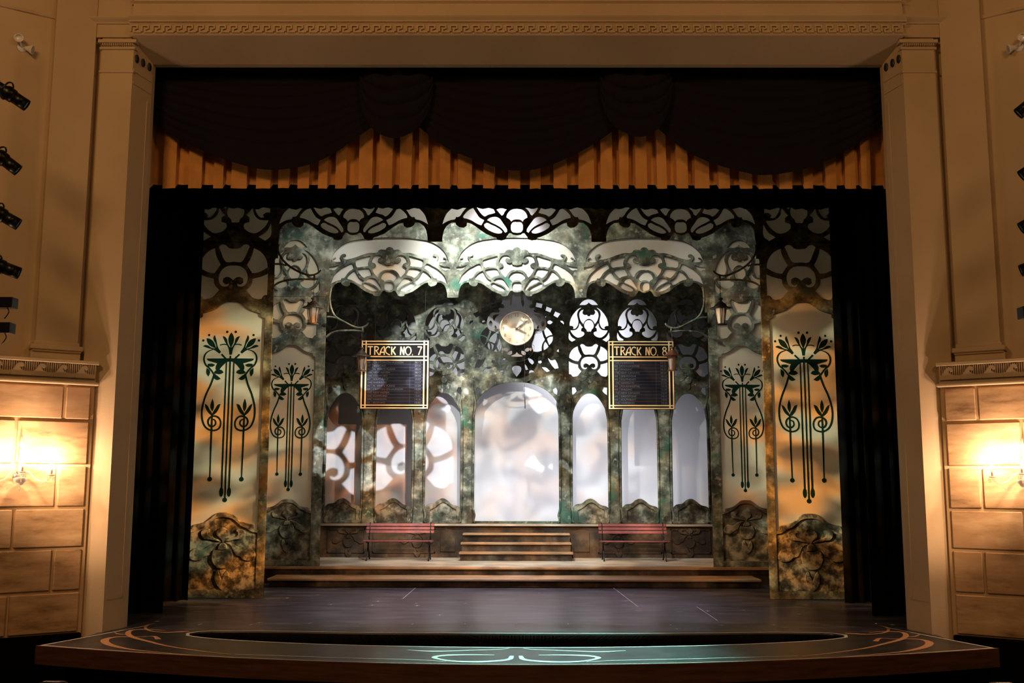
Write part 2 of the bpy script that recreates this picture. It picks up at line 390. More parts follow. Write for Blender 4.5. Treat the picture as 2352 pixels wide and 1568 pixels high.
# ================================================================ traced ornament (metres on the upright plane, relative to an anchor)
Z1 = (620, 460, 5.2273); Z2 = (980, 460, 5.2273); Z3 = (1020, 640, 5.2265); Z4 = (400, 460, 3.921)
Z5 = (1280, 640, 4.9); Z6 = (400, 1120, 5.6); Z7 = (960, 860, 3.564); ZB = (400, 700, 3.2658); Z8 = (720, 640, 5.228)
Y1, Y2, Y3 = 19.6, 22.5, 25.4
def anch(org, u, v, Y):
    p = at(org[0]+u/org[2], org[1]+v/org[2], Y); return (p.x, p.z)
# fan (second portal, middle), traced on its left half
aF = anch(Z2, 1072, 1033, Y2)
def F(p): return tr(p, Z2, Y2, aF)
def Fs(p): return sym([(min(x, -0.0), z) if i in (0, len(p)-1) else (x, z) for i, (x, z) in enumerate(F(p))])
crescent = Fs([(1072, 450), (900, 453), (750, 467), (600, 494), (500, 542), (440, 592), (398, 645), (376, 700), (366, 738), (382, 738), (384, 708), (400, 688), (422, 682), (430, 692), (415, 702), (400, 702), (394, 716), (402, 732), (430, 738), (470, 738), (506, 733), (488, 708), (480, 680), (492, 656), (515, 644), (540, 646), (550, 660), (544, 672), (522, 676), (512, 690), (528, 704), (560, 709), (600, 702), (660, 686), (740, 656), (830, 631), (925, 625), (940, 605), (960, 592), (1000, 592), (1025, 595), (1035, 575), (1072, 560)])
slit = F([(347, 806), (372, 800), (410, 797), (445, 786), (472, 780), (450, 805), (418, 832), (392, 838), (372, 830), (347, 832)])
wing = F([(371, 1005), (385, 960), (410, 905), (450, 862), (500, 820), (560, 788), (605, 765), (626, 765), (640, 785), (650, 815), (620, 835), (590, 857), (562, 890), (545, 918), (525, 935), (500, 935), (492, 955), (450, 965), (410, 982)])
pan_a = F([(568, 930), (592, 895), (630, 862), (660, 848), (672, 865), (692, 900), (722, 940), (765, 965), (752, 990), (738, 1015), (700, 1000), (645, 968), (605, 952), (572, 945)])
pan_b = F([(668, 722), (690, 710), (760, 690), (835, 668), (840, 682), (825, 720), (818, 752), (825, 788), (790, 795), (730, 800), (690, 805), (674, 790), (666, 755)])
pan_c = F([(690, 838), (740, 825), (800, 820), (832, 825), (850, 857), (868, 895), (840, 905), (800, 915), (772, 930), (755, 922), (720, 885)])
heart = Fs([(1072, 785), (1015, 772), (1010, 748), (985, 756), (952, 745), (935, 722), (940, 697), (965, 690), (992, 704), (985, 682), (968, 666), (940, 660), (905, 665), (877, 688), (862, 722), (857, 746), (880, 750), (905, 765), (911, 785), (900, 802), (866, 815), (880, 860), (902, 892), (930, 922), (945, 912), (955, 890), (975, 865), (1010, 840), (1072, 832)])
arch_w = Fs([(1072, 857), (1030, 863), (995, 887), (976, 922), (974, 940), (1008, 962), (1018, 978), (1040, 962), (1072, 957)])
round_w = Fs([(1072, 983), (1036, 985), (1018, 1008), (1016, 1035), (1018, 1058), (1038, 1082), (1072, 1085)])
pet_a = F([(792, 965), (815, 945), (850, 934), (885, 936), (912, 952), (936, 985), (960, 1020), (978, 1050), (978, 1075), (962, 1083), (945, 1060), (920, 1035), (880, 1010), (838, 990)])
pet_b = F([(764, 1005), (790, 990), (835, 1010), (880, 1030), (918, 1055), (934, 1072), (928, 1087), (900, 1092), (850, 1080), (800, 1055), (768, 1028)])
fan_holes = [crescent, heart, arch_w, round_w]
for p in (slit, wing, pan_a, pan_b, pan_c, pet_a, pet_b): fan_holes += [p, mir(p)]
fan_low = F([(372, 1168), (373, 1120), (387, 1060), (410, 1020), (450, 990), (493, 986), (500, 1006), (530, 1030), (572, 1036), (600, 1017), (604, 988), (640, 996), (680, 1020), (720, 1050), (780, 1092), (850, 1122), (880, 1130), (890, 1150), (930, 1156), (965, 1146), (976, 1120), (1000, 1087), (1018, 1087), (1035, 1101), (1072, 1108)])
fan_pitch = (at(1186, 657, Y2).x-at(892.3, 657, Y2).x)
# oval fretwork, traced on the facade
aO = anch(Z5, 358, 700, Y3)
def O(p): return tr(p, Z5, Y3, aO)
def Os(p): q = O(p); q[0] = (0, q[0][1]); q[-1] = (0, q[-1][1]); return q[:-1]+[q[-1]]+[(-x, z) for x, z in reversed(q[1:-1])]
ov_cap = Os([(358, 228), (312, 236), (275, 262), (248, 296), (280, 293), (312, 294), (340, 281), (358, 266)])
ov_side = O([(275, 318), (238, 336), (195, 377), (156, 440), (139, 500), (139, 530), (165, 530), (184, 545), (175, 560), (197, 562), (226, 530), (238, 490), (232, 440), (223, 400), (237, 355), (268, 326)])
ov_mid = Os([(358, 418), (342, 416), (336, 402), (302, 402), (285, 382), (288, 362), (298, 345), (272, 352), (255, 372), (246, 402), (251, 440), (268, 480), (292, 508), (302, 488), (322, 464), (358, 450)])
ov_heart = Os([(358, 463), (330, 469), (309, 495), (302, 527), (311, 555), (328, 572), (334, 590), (345, 594), (358, 592)])
ov_low = O([(250, 495), (275, 530), (290, 545), (271, 560), (270, 588), (300, 600), (304, 620), (290, 640), (256, 658), (225, 660), (182, 632), (152, 592), (148, 577), (178, 577), (212, 570), (240, 540), (247, 512)])
ov_cor = O([(132, 598), (160, 650), (208, 684), (165, 708), (132, 680)])
oval = [ov_cap, ov_mid, ov_heart]
for p in (ov_side, ov_low, ov_cor): oval += [p, mir(p)]
# rosette, traced on the left front flat
aR = anch(Z4, 508, 700, Y1)
def Q(p): return tr(p, Z4, Y1, aR)
def Qs(p): q = Q(p); q[0] = (0, q[0][1]); q[-1] = (0, q[-1][1]); return q+[(-x, z) for x, z in reversed(q[1:-1])]
ro_ul = Q([(345, 428), (350, 470), (366, 520), (396, 578), (368, 615), (340, 655), (290, 648), (240, 625), (205, 602), (215, 550), (250, 490), (300, 447)])
ro_top = Qs([(508, 552), (445, 553), (420, 520), (397, 460), (380, 415), (405, 395), (440, 400), (466, 425), (508, 433)])
ro_dl = Q([(197, 655), (250, 680), (335, 703), (340, 752), (384, 806), (350, 842), (320, 873), (290, 884), (240, 885), (228, 866), (212, 852), (190, 850)])
ro_om = Qs([(508, 585), (450, 592), (402, 628), (377, 685), (381, 735), (405, 768), (445, 775), (467, 762), (470, 745), (440, 755), (415, 737), (420, 702), (450, 688), (480, 695), (508, 718)])
rosette = [ro_ul, mir(ro_ul), ro_top, ro_dl, mir(ro_dl), ro_om]
# orchid relief pieces, traced on the left front dado
aL = anch(Z6, 613, 700, Y1)
def L_(p): return tr(p, Z6, Y1, aL)
or_head = L_([(613, 505), (560, 530), (532, 570), (535, 608), (570, 640), (600, 672), (613, 705), (640, 662), (682, 638), (702, 600), (698, 565), (668, 530)])
or_up = L_([(332, 570), (350, 545), (400, 531), (440, 526), (455, 545), (445, 575), (430, 572), (425, 595), (450, 622), (500, 642), (560, 668), (596, 694), (520, 684), (440, 667), (380, 662), (340, 625)])
or_side = L_([(596, 704), (540, 702), (480, 720), (410, 758), (335, 792), (280, 772), (212, 800), (182, 850), (182, 900), (222, 934), (290, 940), (342, 920), (372, 890), (432, 870), (470, 815), (510, 745)])
or_lip = L_([(613, 808), (540, 805), (492, 800), (474, 850), (470, 900), (482, 955), (512, 1000), (545, 1032), (613, 1042), (680, 1022), (720, 975), (748, 910), (744, 850), (722, 792)])
or_neck = L_([(585, 712), (560, 740), (548, 795), (613, 800), (672, 790), (665, 740), (640, 712)])
or_tail = L_([(560, 1056), (525, 1065), (503, 1130), (512, 1200), (552, 1275), (600, 1320), (650, 1272), (692, 1200), (692, 1110), (668, 1060), (640, 1085), (600, 1180), (575, 1120)])
or_tip = L_([(560, 1056), (613, 1048), (650, 1060), (605, 1160)])
orchid = [(or_head, .05), (or_up, .045), (mir(or_up), .045), (or_side, .035), (mir(or_side), .035), (or_lip, .06), (or_neck, .04), (or_tail, .045), (or_tip, .03)]
def orchid_mesh(cx, cz, s, Y, depth=1.0):
    bm = bmesh.new()
    for p, d in orchid:
        me = flat([(cx+x*s, cz+z*s) for x, z in p], [], Y-d*depth*s, d*depth*s+.004, bevel=.012*s)
        bm.from_mesh(me); bpy.data.meshes.remove(me)
    me = bpy.data.meshes.new('m'); bm.to_mesh(me); bm.free(); return me
# lily motif, traced on the left front flat (du from the leaning axis, v)
def LM(pts, side=1):
    out = []
    for du, v in pts:
        a = 405+(425-v)*.0328
        p = at(ZB[0]+(a+du)/ZB[2], ZB[1]+v/ZB[2], Y1); q = at(ZB[0]+a/ZB[2], ZB[1]+v/ZB[2], Y1)
        out.append(((p.x-q.x)*side, p.z))
    return out
zT = LM([(0, 205)])[0][1]
def lily(P, cx, ztop, s, Y):
    U = lambda p, side=1: [(cx+x*s, ztop+(z-zT)*s) for x, z in LM(p, side)]
    k = s/ (ZB[2]*FPX/Y1)          # metres per traced unit
    def W(v): return [q*k for q in v]
    def flower(bx, bv, ang, sc=1.0):
        c, sn = math.cos(ang), math.sin(ang)
        for pet in ([(0, 168), (13, 150), (22, 120), (18, 92), (6, 62), (0, 40), (-6, 62), (-18, 92), (-22, 120), (-13, 150)],
                    [(66, 140), (46, 135), (31, 115), (25, 88), (10, 60), (0, 50), (0, 0), (10, 2), (17, 45), (30, 72), (46, 98)],
                    [(-66, 140), (-46, 98), (-30, 72), (-17, 45), (-10, 2), (0, 0), (0, 50), (-10, 60), (-25, 88), (-31, 115), (-46, 135)]):
            P.poly(U([(bx+(x*c-y*sn)*sc, bv-(x*sn+y*c)*sc) for x, y in pet]), Y)
        for x, y in ((32, 172), (-32, 172)):
            q = U([(bx+(x*c-y*sn)*sc, bv-(x*sn+y*c)*sc)])[0]; P.dot(q[0], q[1], 10*k*sc, Y)
    flower(0, 372, 0); flower(-78, 358, R(44), .92); flower(78, 358, -R(44), .92)
    for sd in (1, -1):
        V = lambda p: U(p, sd)
        P.poly(V([(-178, 400), (0, 398), (0, 424), (-22, 426), (-50, 448), (-72, 474), (-88, 500), (-104, 486), (-108, 462), (-98, 436), (-140, 424), (-172, 412)]), Y)
        P.rib(V([(-32, 404), (-48, 388), (-68, 368)]), W([12, 14]), Y)
        P.rib(V([(-132, 332), (-168, 346), (-192, 372), (-198, 410), (-184, 446), (-160, 468), (-138, 492), (-122, 516)]), W([6, 13, 13, 12]), Y)
        P.rib(V([(-82, 300), (-58, 293), (-26, 296)]), W([8, 8]), Y)
        for leaf in ([(-122, 505), (-96, 484), (-64, 486), (-46, 505), (-74, 518), (-104, 514)],
                     [(-126, 512), (-100, 524), (-66, 552), (-92, 562), (-118, 546)],
                     [(-176, 470), (-150, 492), (-152, 520), (-160, 536), (-176, 512)],
                     [(-170, 440), (-136, 438), (-112, 448), (-132, 462), (-168, 458)]):
            P.poly(V(leaf), Y)
        P.rib(V([(-114, 512), (-138, 590), (-172, 670), (-194, 750), (-199, 810), (-192, 865), (-170, 912), (-130, 938), (-88, 938), (-60, 918), (-54, 880), (-70, 846), (-102, 832), (-136, 844), (-150, 874), (-138, 904), (-112, 910), (-92, 892), (-96, 866), (-116, 856)]), W([14, 14, 12, 14, 10]), Y)
        P.poly(V([(-122, 700), (-110, 740), (-110, 772), (-120, 800), (-134, 772), (-134, 740)]), Y)
        P.poly(V([(-180, 738), (-160, 752), (-142, 780), (-122, 812), (-122, 830), (-146, 812), (-166, 785)]), Y)
        P.poly(V([(-60, 740), (-82, 748), (-100, 778), (-120, 812), (-120, 830), (-94, 812), (-74, 782)]), Y)
        P.rib(V([(-121, 815), (-121, 930), (-121, 1060), (-119, 1300)]), W([12, 14, 13, 9]), Y)
        q = V([(-119, 1306)])[0]; P.dot(q[0], q[1], 17*k, Y)
        P.rib(V([(-28, 425), (-29, 900), (-28, 1372)]), W([9, 13, 13]), Y)
        q = V([(-29, 1402)])[0]; P.dot(q[0], q[1], 15*k, Y, None, 36*k)
    P.rib(U([(0, 380), (0, 900), (0, 1450)]), W([12, 11, 12]), Y)
    q = U([(0, 1462)])[0]; P.dot(q[0], q[1], 17*k, Y)

# ================================================================ big structure: stage floor, house floor
ap = [(-6.41, 14.06), (-5.3, 13.66), (-4.0, 13.27), (-2.6, 12.96), (-1.3, 12.78), (0, 12.72), (1.3, 12.78), (2.6, 12.96), (4.0, 13.27), (5.3, 13.66), (6.41, 14.06)]
apr = ap+[(6.1, 14.85), (6.1, 15.55), (-6.1, 15.55), (-6.1, 14.85)]
pit = [(-4.42, 15.43), (-4.62, 15.36), (-4.72, 15.22), (-4.66, 15.02), (-4.40, 14.84), (-4.0, 14.66), (-2.8, 14.32), (-1.4, 14.12), (0, 14.06), (1.4, 14.12), (2.8, 14.32), (4.0, 14.66), (4.40, 14.84), (4.66, 15.02), (4.72, 15.22), (4.62, 15.36), (4.42, 15.43), (2.2, 15.30), (0, 15.26), (-2.2, 15.30)]
floor_o = link('floor', flat([(-10, 15.55), (10, 15.55), (10, 31), (-10, 31)], [], 0, .2, 0, False, flatz=0), M['stagefloor'], kind='structure')
apron = thing('stage_apron', 'curved black apron at the front of the stage with painted scrolls', 'stage', (0, 13.5, -.2))
link('apron_deck', flat(apr, [pit], 0, .2, .004, True, flatz=0, corner=30), M['apronfloor'], apron)
mb = MB(); n = 60
arc = smooth_open(ap, 6)
vs = []; fs = []
for i, q in enumerate(arc):
    d = (arc[min(i+1, len(arc)-1)]-arc[max(i-1, 0)]).normalized(); nn = Vector((d.y, -d.x))
    for off, z in ((.012, .004), (.012, -.235), (-.03, -.235), (-.03, .004)): vs.append((q.x+nn.x*off, q.y+nn.y*off, z))
for i in range(len(arc)-1):
    for j in range(4): fs.append((4*i+j, 4*i+(j+1) % 4, 4*i+4+(j+1) % 4, 4*i+4+j))
fs += [(0, 1, 2, 3), tuple(4*(len(arc)-1)+j for j in (3, 2, 1, 0))]
link('apron_fascia', mb.add(vs, fs).mesh(), M['apronwood'], apron, 'dark brown wooden front edge board')
sk = MB(); vs = [(q.x*.955, q.y+.26, z) for q in arc for z in (-.2, -1.2)]
sk.add(vs, [(2*i, 2*i+1, 2*i+3, 2*i+2) for i in range(len(arc)-1)])
link('apron_skirt', sk.mesh(), M['black'], apron)
# orchestra slot walls
pw = MB(); ps = smooth(pit, 4, 30); k = len(ps)
pw.add([(x, y, z) for x, y in ps for z in (-.02, -1.15)], [(2*i, 2*i+1, (2*i+3) % (2*k), (2*i+2) % (2*k)) for i in range(k)])
link('pit_wall', pw.mesh(), M['black'], apron)
# painted lines and scrolls
P = Paint()
inner = [(x*.992, y+.035) for x, y in ap]
P.rib(inner, .034, z=.0025)
for s in (1, -1):
    P.rib([(s*6.36, 14.08), (s*6.0, 14.98), (s*5.62, 16.0)], .035, z=.0025)
def ring(p, e):
    c = (sum(q[0] for q in p)/len(p), 14.8)
    out = []
    for i, (x, y) in enumerate(p):
        a, b = Vector(p[i-1]), Vector(p[(i+1) % len(p)]); d = (b-a).normalized(); out.append((x+d.y*-e*1, y+d.x*e))
    return out
rp_ = ring(ps, .035 if area2(ps) < 0 else -.035)
P.rib(rp_+[rp_[0]], .045, z=.0025, n=1)
link('painted_edge_line', P.mesh(), M['ornament_white'], apron, 'thin cream painted line')
P = Paint(); ZF = (0, 1330, 2.0)
def FP(pts, side=1):
    o = [fl(ZF[0]+u/ZF[2], ZF[1]+v/ZF[2]) for u, v in pts]
    return [(q.x*side, q.y) for q in o]
for s in (1, -1):
    P.rib(FP([(715, 203), (680, 210), (668, 225), (695, 238), (760, 244), (835, 241), (868, 239)], s), [.02, .05, .04, .04, .10, .06], z=.0025)
    P.rib(FP([(760, 236), (690, 231), (610, 233), (588, 248), (610, 266), (680, 285), (760, 305), (850, 320), (960, 335), (1060, 345)], s), [.02, .06, .08, .07, .05, .04, .02], z=.0025)
    P.rib(FP([(728, 276), (705, 262), (640, 265), (540, 265), (488, 275), (484, 290), (520, 306), (600, 322), (700, 333), (850, 346), (1000, 358)], s), [.08, .03, .05, .11, .10, .05, .03, .02], z=.0025)
    P.rib(FP([(525, 243), (545, 252), (600, 256)], s), [.01, .04, .01], z=.0025)
    link('painted_scroll', P.mesh(), M['ornament'], apron, 'tan painted scrolls'); P = Paint()
P = Paint()
for s in (1, -1):
    P.rib(FP([(2352, 352), (2330, 370), (2200, 379), (2070, 375), (1995, 360), (2040, 350), (2150, 347), (2270, 348)], s), [.05, .10, .06, .09, .03], z=.0025)
    P.rib(FP([(1870, 325), (1990, 331), (2150, 327), (2300, 322), (2340, 317)], s), [.02, .07, .04, .03, .02], z=.0025)
    P.rib(FP([(1080, 345), (1300, 352), (1600, 362), (1900, 370), (2050, 378)], s), [.02, .03, .02], z=.0025)
link('painted_centre_loops', P.mesh(), M['ornament_white'], apron, 'pale looped ornament at the centre')
# white spike marks
P = Paint(); rnd = random.Random(3)
for px, py in [(475, 1427), (595, 1430), (712, 1431), (832, 1432), (947, 1433), (1068, 1433), (1186, 1433), (1186, 1443), (1305, 1433), (1422, 1434), (1540, 1435), (1658, 1436), (1778, 1435), (1895, 1436), (361, 1427), (418, 1430), (460, 1434), (576, 1435), (818, 1439), (868, 1381), (855, 1390), (956, 1386), (958, 1391), (1069, 1386), (1238, 1362), (1440, 1380), (1433, 1389), (1527, 1369), (1467, 1402), (1561, 1405), (1848, 1390), (1835, 1411), (1708, 1402), (1707, 1349), (660, 1374), (730, 1367), (800, 1352), (1010, 1413), (760, 1389), (558, 1406), (451, 1405), (1625, 1404), (1555, 1445), (1800, 1442), (2012, 1433), (2050, 1436)]:
    q = fl(px, py); a = rnd.choice((0, 0, .3, 1.2)); L_len = .05
    P.rib([(q.x-L_len*math.cos(a), q.y-L_len*math.sin(a)), (q.x+L_len*math.cos(a), q.y+L_len*math.sin(a))], .014, z=.002, n=1)
    if rnd.random() < .5: P.rib([(q.x, q.y-.05), (q.x, q.y+.05)], .012, z=.002, n=1)
for a, b in (((955, 1350), (925, 1376)), ((1408, 1350), (1465, 1394)), ((1600, 1394), (1648, 1426))):
    p, q = fl(*a), fl(*b); P.rib([(p.x, p.y), (q.x, q.y)], .008, z=.002, n=1)
link('spike_marks', P.mesh(), M['tape'], floor_o, 'small white tape marks scattered over the stage floor', kind='stuff')
link('floor_auditorium', MB().box(-14, 14, -8, 18, -1.45, -1.2).mesh(), M['carpet'], kind='structure')
link('wall_stage_back', MB().box(-10, 10, 30.8, 31, 0, 13).mesh(), M['black'], kind='structure')
for s, nm in ((-1, 'left'), (1, 'right')): link('wall_stage_'+nm, MB().box(min(s*10, s*10.2), max(s*10, s*10.2), 15.95, 31, 0, 13).mesh(), M['black'], kind='structure')
link('ceiling_stage', MB().box(-10.2, 10.2, 15.95, 31, 13, 13.2).mesh(), M['black'], kind='structure')

# ================================================================ proscenium
FY = 15.3; SOF = 9.09
pr = thing('wall_front', None, None, (0, FY, -1.2), kind='structure')
for s in (-1, 1):
    # pier with splayed reveal
    mb = MB(); zb, zt = -1.2, SOF
    pts = [(6.03, FY), (5.90, FY+.5), (5.90, FY+.62), (6.6, FY+.62), (6.6, FY+.12), (6.53, FY+.12), (6.53, FY)]
    vs = [(s*x, y, z) for z in (zb, zt) for x, y in pts]; k = len(pts)
    mb.add(vs, [(i, (i+1) % k, k+(i+1) % k, k+i) for i in range(k)]+[tuple(range(k)), tuple(range(k, 2*k))])
    link('pier', mb.mesh(), M['plaster'], pr)
    # inset panel line on the reveal
    d = Vector((5.90-6.03, .5)); 
    mb = MB(); f = lambda t, z, o=.008: (s*(6.03+d.x*t-o*.97), FY+d.y*t-o*.25, z)
    for t0, t1, z0, z1 in ((.78, .84, .45, 8.2), (.1, .9, .45, .49), (.04, .96, 8.35, 8.40), (.04, .96, 8.55, 8.60)):
        mb.add([f(t0, z0), f(t1, z0), f(t1, z1), f(t0, z1), f(t0, z0, -.01), f(t1, z0, -.01), f(t1, z1, -.01), f(t0, z1, -.01)], [(0, 1, 2, 3), (0, 4, 5, 1), (1, 5, 6, 2), (2, 6, 7, 3), (3, 7, 4, 0)])
    link('reveal_moulding', mb.mesh(), M['plaster'], pr)
    for t in (.16, .47, .80):
        mb = MB(); Mx = Matrix.Translation((s*(6.03+d.x*t-.006), FY+d.y*t-.002, 8.78)) @ Matrix.Rotation(s*math.atan2(.13, .5), 4, 'Z') @ Matrix.Rotation(R(90), 4, 'Y')
        mb.lathe([(.001, -.012), (.045, -.012), (.045, .012), (.001, .012)], 16, Mx @ Matrix.Scale(1.5, 4, (1, 0, 0)))
        link('vent_hole', mb.mesh(), M['wire'], pr, 'small dark oval hole')
    # capital
    mb = MB()
    for z0, z1, e in ((9.00, 9.05, .05), (8.90, 8.93, .03), (8.52, 8.545, .02)):
        mb.box(min(s*(6.03-e), s*(6.53+e)), max(s*(6.03-e), s*(6.53+e)), FY-e, FY+.1, z0, z1)
    link('capital', mb.mesh(), M['plaster'], pr)
    for i in range(17):
        x = 6.04+i*.0292
        link('dentil', MB().box(min(s*x, s*(x+.015)), max(s*x, s*(x+.015)), FY-.035, FY+.01, 8.955, 8.995).mesh(), M['plaster'], pr)
# lintel: soffit, frieze band, mouldings, fascia
mb = MB()
mb.prof([(FY-.1, SOF), (FY+.5, 8.865), (FY+.62, 8.865), (FY+.62, 11.2), (FY-.1, 11.2)], -6.03, 6.03)
link('lintel', mb.mesh(), M['plaster'], pr)
mb = MB(); mb.box(-6.85, -6.03, FY-.03, FY+.6, SOF, 11.2); mb.box(6.03, 6.85, FY-.03, FY+.6, SOF, 11.2)
link('lintel_return', mb.mesh(), M['plaster'], pr)
def cyma(z, h, e, y): return [(y, z), (y-e*.25, z+.0*h), (y-e*.35, z+.25*h), (y-e*.8, z+.6*h), (y-e, z+.8*h), (y-e, z+h), (y, z+h)]
for z, h, e, y in ((9.095, .022, .02, FY-.1), (9.26, .03, .02, FY-.1), (9.305, .09, .09, FY-.1), (9.62, .03, .03, FY-.1), (9.68, .05, .07, FY-.1)):
    link('moulding', MB().prof(cyma(z, h, e, y), -6.08, 6.08).mesh(), M['plaster'], pr)
link('moulding', MB().prof(cyma(9.305, .09, .09, FY-.03), -6.85, -6.03).mesh(), M['plaster'], pr)
link('moulding', MB().prof(cyma(9.305, .09, .09, FY-.03), 6.03, 6.85).mesh(), M['plaster'], pr)
# greek key frieze: each key a piece sharing one mesh
kw = 25.35/ (FPX/ (FY+1.0)) ; kw = (at(2073, 72, FY-.1).x-at(300, 72, FY-.1).x)/70
kh = .125; c = kw/7; b = kh/6
def keybars():
    m = MB(); t = .03; y0 = FY-.1-t; y1 = FY-.1+.002
    def hb(a, b2, r): m.box(a*c, b2*c, y0, y1, r*b, (r+1)*b)
    def vb(a, r0, r1): m.box(a*c, (a+1)*c, y0, y1, r0*b, r1*b)
    hb(0, 5, 5); vb(0, 1, 5); vb(4, 3, 5); hb(2, 4, 2.5); vb(2, .9, 2.6); hb(2, 7, 0)
    return m.mesh()
km = keybars(); km.materials.append(M['plaster'])
km.transform(Matrix.Translation((0, -FY, 0)))
for i in range(70):
    o = bpy.data.objects.new('greek_key', km); COL.objects.link(o); o.parent = pr
    o.location = (at(300, 72, FY-.1).x+i*kw, 0, 9.125+1.2)
# wall behind: recess strip, continuing side structure
for s in (-1, 1):
    link('recess_strip', MB().box(min(s*6.5, s*7.0), max(s*6.5, s*7.0), FY+.13, FY+.4, -1.2, 11.2).mesh(), M['plaster'], pr)

# ================================================================ side walls of the house (splayed)
DU = Vector((-.823, -.568)); NU = Vector((.568, -.823)); P0 = Vector((-6.62, 15.42))
def WM(s):      # local (u along wall to the audience, n out of the wall, z) -> world
    return Matrix(((DU.x*-s if s > 0 else DU.x, (NU.x*-s if s > 0 else NU.x), 0, P0.x*(-1 if s > 0 else 1)), (DU.y, NU.y, 0, P0.y), (0, 0, 1, 0), (0, 0, 0, 1)))
def onwall(px, py, n, s=-1):
    d = ray(px, py); dx = d.x*(-s); o = P0+NU*n     # mirrored for the right-hand wall
    dx = d.x if s < 0 else -d.x
    # (t*dx, t*dy)-o  perpendicular to NU -> 0
    t = (o.x*NU.x+o.y*NU.y)/(dx*NU.x+d.y*NU.y)
    q = Vector((t*dx, t*d.y))-o
    return q.dot(DU), CH+t*d.z
AP = .34    # how far the stone base stands proud
stones = {}
for s, side in ((-1, 'left'), (1, 'right')):
    W = WM(s); mx = (lambda x: x)
    wl = thing('wall_'+side, None, None, (0, 0, 0), kind='structure')
    def B(name, u0, u1, n0, n1, z0, z1, m, bev=0, parent=wl, label=None):
        return link(name, MB().box(u0, u1, n0, n1, z0, z1, W, bev).mesh(), m, parent, label)
    B('upper_wall', -.1, 5.5, -.3, 0, 2.5, 11.2, M['plaster'])
    # pilaster edges from the photograph
    ul, zl = onwall(100, 500, .14, -1) ; ur, _ = onwall(196, 500, .14, -1)
    zb1 = onwall(135, 790, .14)[1]
    B('pilaster', ur, ul, 0, .14, zb1, 11.2, M['plaster'])
    for z0, h, e in ((zb1-.03, .06, .025), (zb1-.10, .075, .07), (zb1-.13, .03, .05)):
        B('pilaster_base', ur-e, ul+e, 0, .14+e, z0, z0+h, M['plaster'], .012)
    B('pilaster_plinth', ur-.04, ul+.06, 0, .16, 3.6, zb1-.12, M['plaster'])
    # upper cornice line beyond the pilaster
    zc = onwall(60, 30, .0)[1]
    mb = MB(); mb.prof([(0, zc), (.03, zc+.01), (.05, zc+.05), (0, zc+.06)], ul, 5.5, W); link('cornice_line', mb.mesh(), M['plaster'], wl)
    # stone base : cap with running wave frieze
    u_end = onwall(205, 960, AP)[0]
    zt0 = onwall(212, 830, AP)[1]; zt1 = onwall(208, 884, AP)[1]
    B('base_core', u_end-.06, 5.5, -.2, AP-.035, -1.3, zt0-.02, M['joint'])
    ec = u_end-.09
    B('cap_top', ec, 5.5, 0, AP+.07, zt0-.055, zt0, M['plaster'], .008)
    B('cap_band', ec+.03, 5.5, 0, AP+.02, zt1+.03, zt0-.05, M['plaster'])
    B('cap_bead', ec-.01, 5.5, 0, AP+.09, zt1-.01, zt1+.035, M['plaster'], .012)
    fh = zt0-zt1; pw_ = onwall(0, 840, AP)[0]; pitchw = .29
    zr0 = zt1+.09; zr1 = zt0-.06
    rm = MB().box(0, .014, 0, .03, 0, zr1-zr0).mesh()
    wave = [(0, 0), (.29, 0), (.29, .05), (.265, .05), (.235, .062), (.212, .085), (.20, .125), (.186, .15), (.172, .142), (.165, .158), (.150, .172), (.126, .165), (.113, .142), (.118, .115), (.14, .10), (.155, .112), (.163, .095), (.15, .075), (.11, .052), (.06, .046), (0, .05)]
    wave = [(0, 0), (.29, 0), (.29, .06), (.27, .062), (.25, .08), (.222, .12), (.19, .155), (.155, .168), (.122, .160), (.105, .135), (.112, .112), (.135, .105), (.152, .118), (.158, .125), (.162, .105), (.148, .085), (.11, .065), (.06, .056), (0, .06)]
    k = (zr1-zr0)/.185
    wm_ = flat([(.29-x, z*k) for x, z in wave], [], -.04, .04, .004)
    uu = ec+.05
    i = 0
    while uu+i*pitchw < 3.2:
        me = wm_.copy(); me.transform(Matrix(((-1 if s < 0 else 1, 0, 0, .29 if s < 0 else 0), (0, -1, 0, 0), (0, 0, 1, 0), (0, 0, 0, 1))))
        me.transform(W @ Matrix.Translation((uu+i*pitchw, AP+.02, zr0)))
        link('wave_scroll', me, M['plaster'], wl)
        for j in range(10):
            me = rm.copy(); me.transform(W @ Matrix.Translation((uu+i*pitchw+j*.029, AP+.02, zr0))); link('reed', me, M['plaster'], wl)
        i += 1
    # ashlar stones, row lines and joints read off the photograph
    if s < 0:
        rows = [(206, 886), (207, 966), (200, 1068), (197, 1165), (190, 1257), (187, 1356), (182, 1452)]
        joints = [[148, -60], [35, -160], [130, -75], [30, -190], [120, -90], [17, -150]]
    else:
        rows = [(2352-206, 886)]*0+[(206, 886), (207, 966), (200, 1068), (197, 1165), (190, 1257), (187, 1356), (182, 1452)]
        joints = [[2352-2218, -40], [2352-2322, -170], [2352-2230, -95], [2352-2328, -180], [2352-2236, -70], [2352-2341, -150]]
    zs = [onwall(x, y, AP)[1] for x, y in rows]; zs[0] = zt1-.02
    rn = random.Random(11+s)
    for r_ in range(6):
        z1, z0 = zs[r_], zs[r_+1]; ym = (rows[r_][1]+rows[r_+1][1])/2
        us = [u_end]+[onwall(j, ym, AP)[0] for j in joints[r_]]
        us.append(us[-1]+1.3); us.append(us[-1]+1.2)
        for a, b2 in zip(us[:-1], us[1:]):
            g = .02; e = rn.uniform(-.004, .006)
            B('stone', a+(g if a > u_end else 0), b2-g, -.05, AP+e, z0+g, z1-g, M['stone'], .012)
    B('plinth', u_end-.05, 5.5, -.1, AP+.04, -1.2, zs[-1]-.0, M['black'], .01)
    stones[side] = (W, u_end, AP)

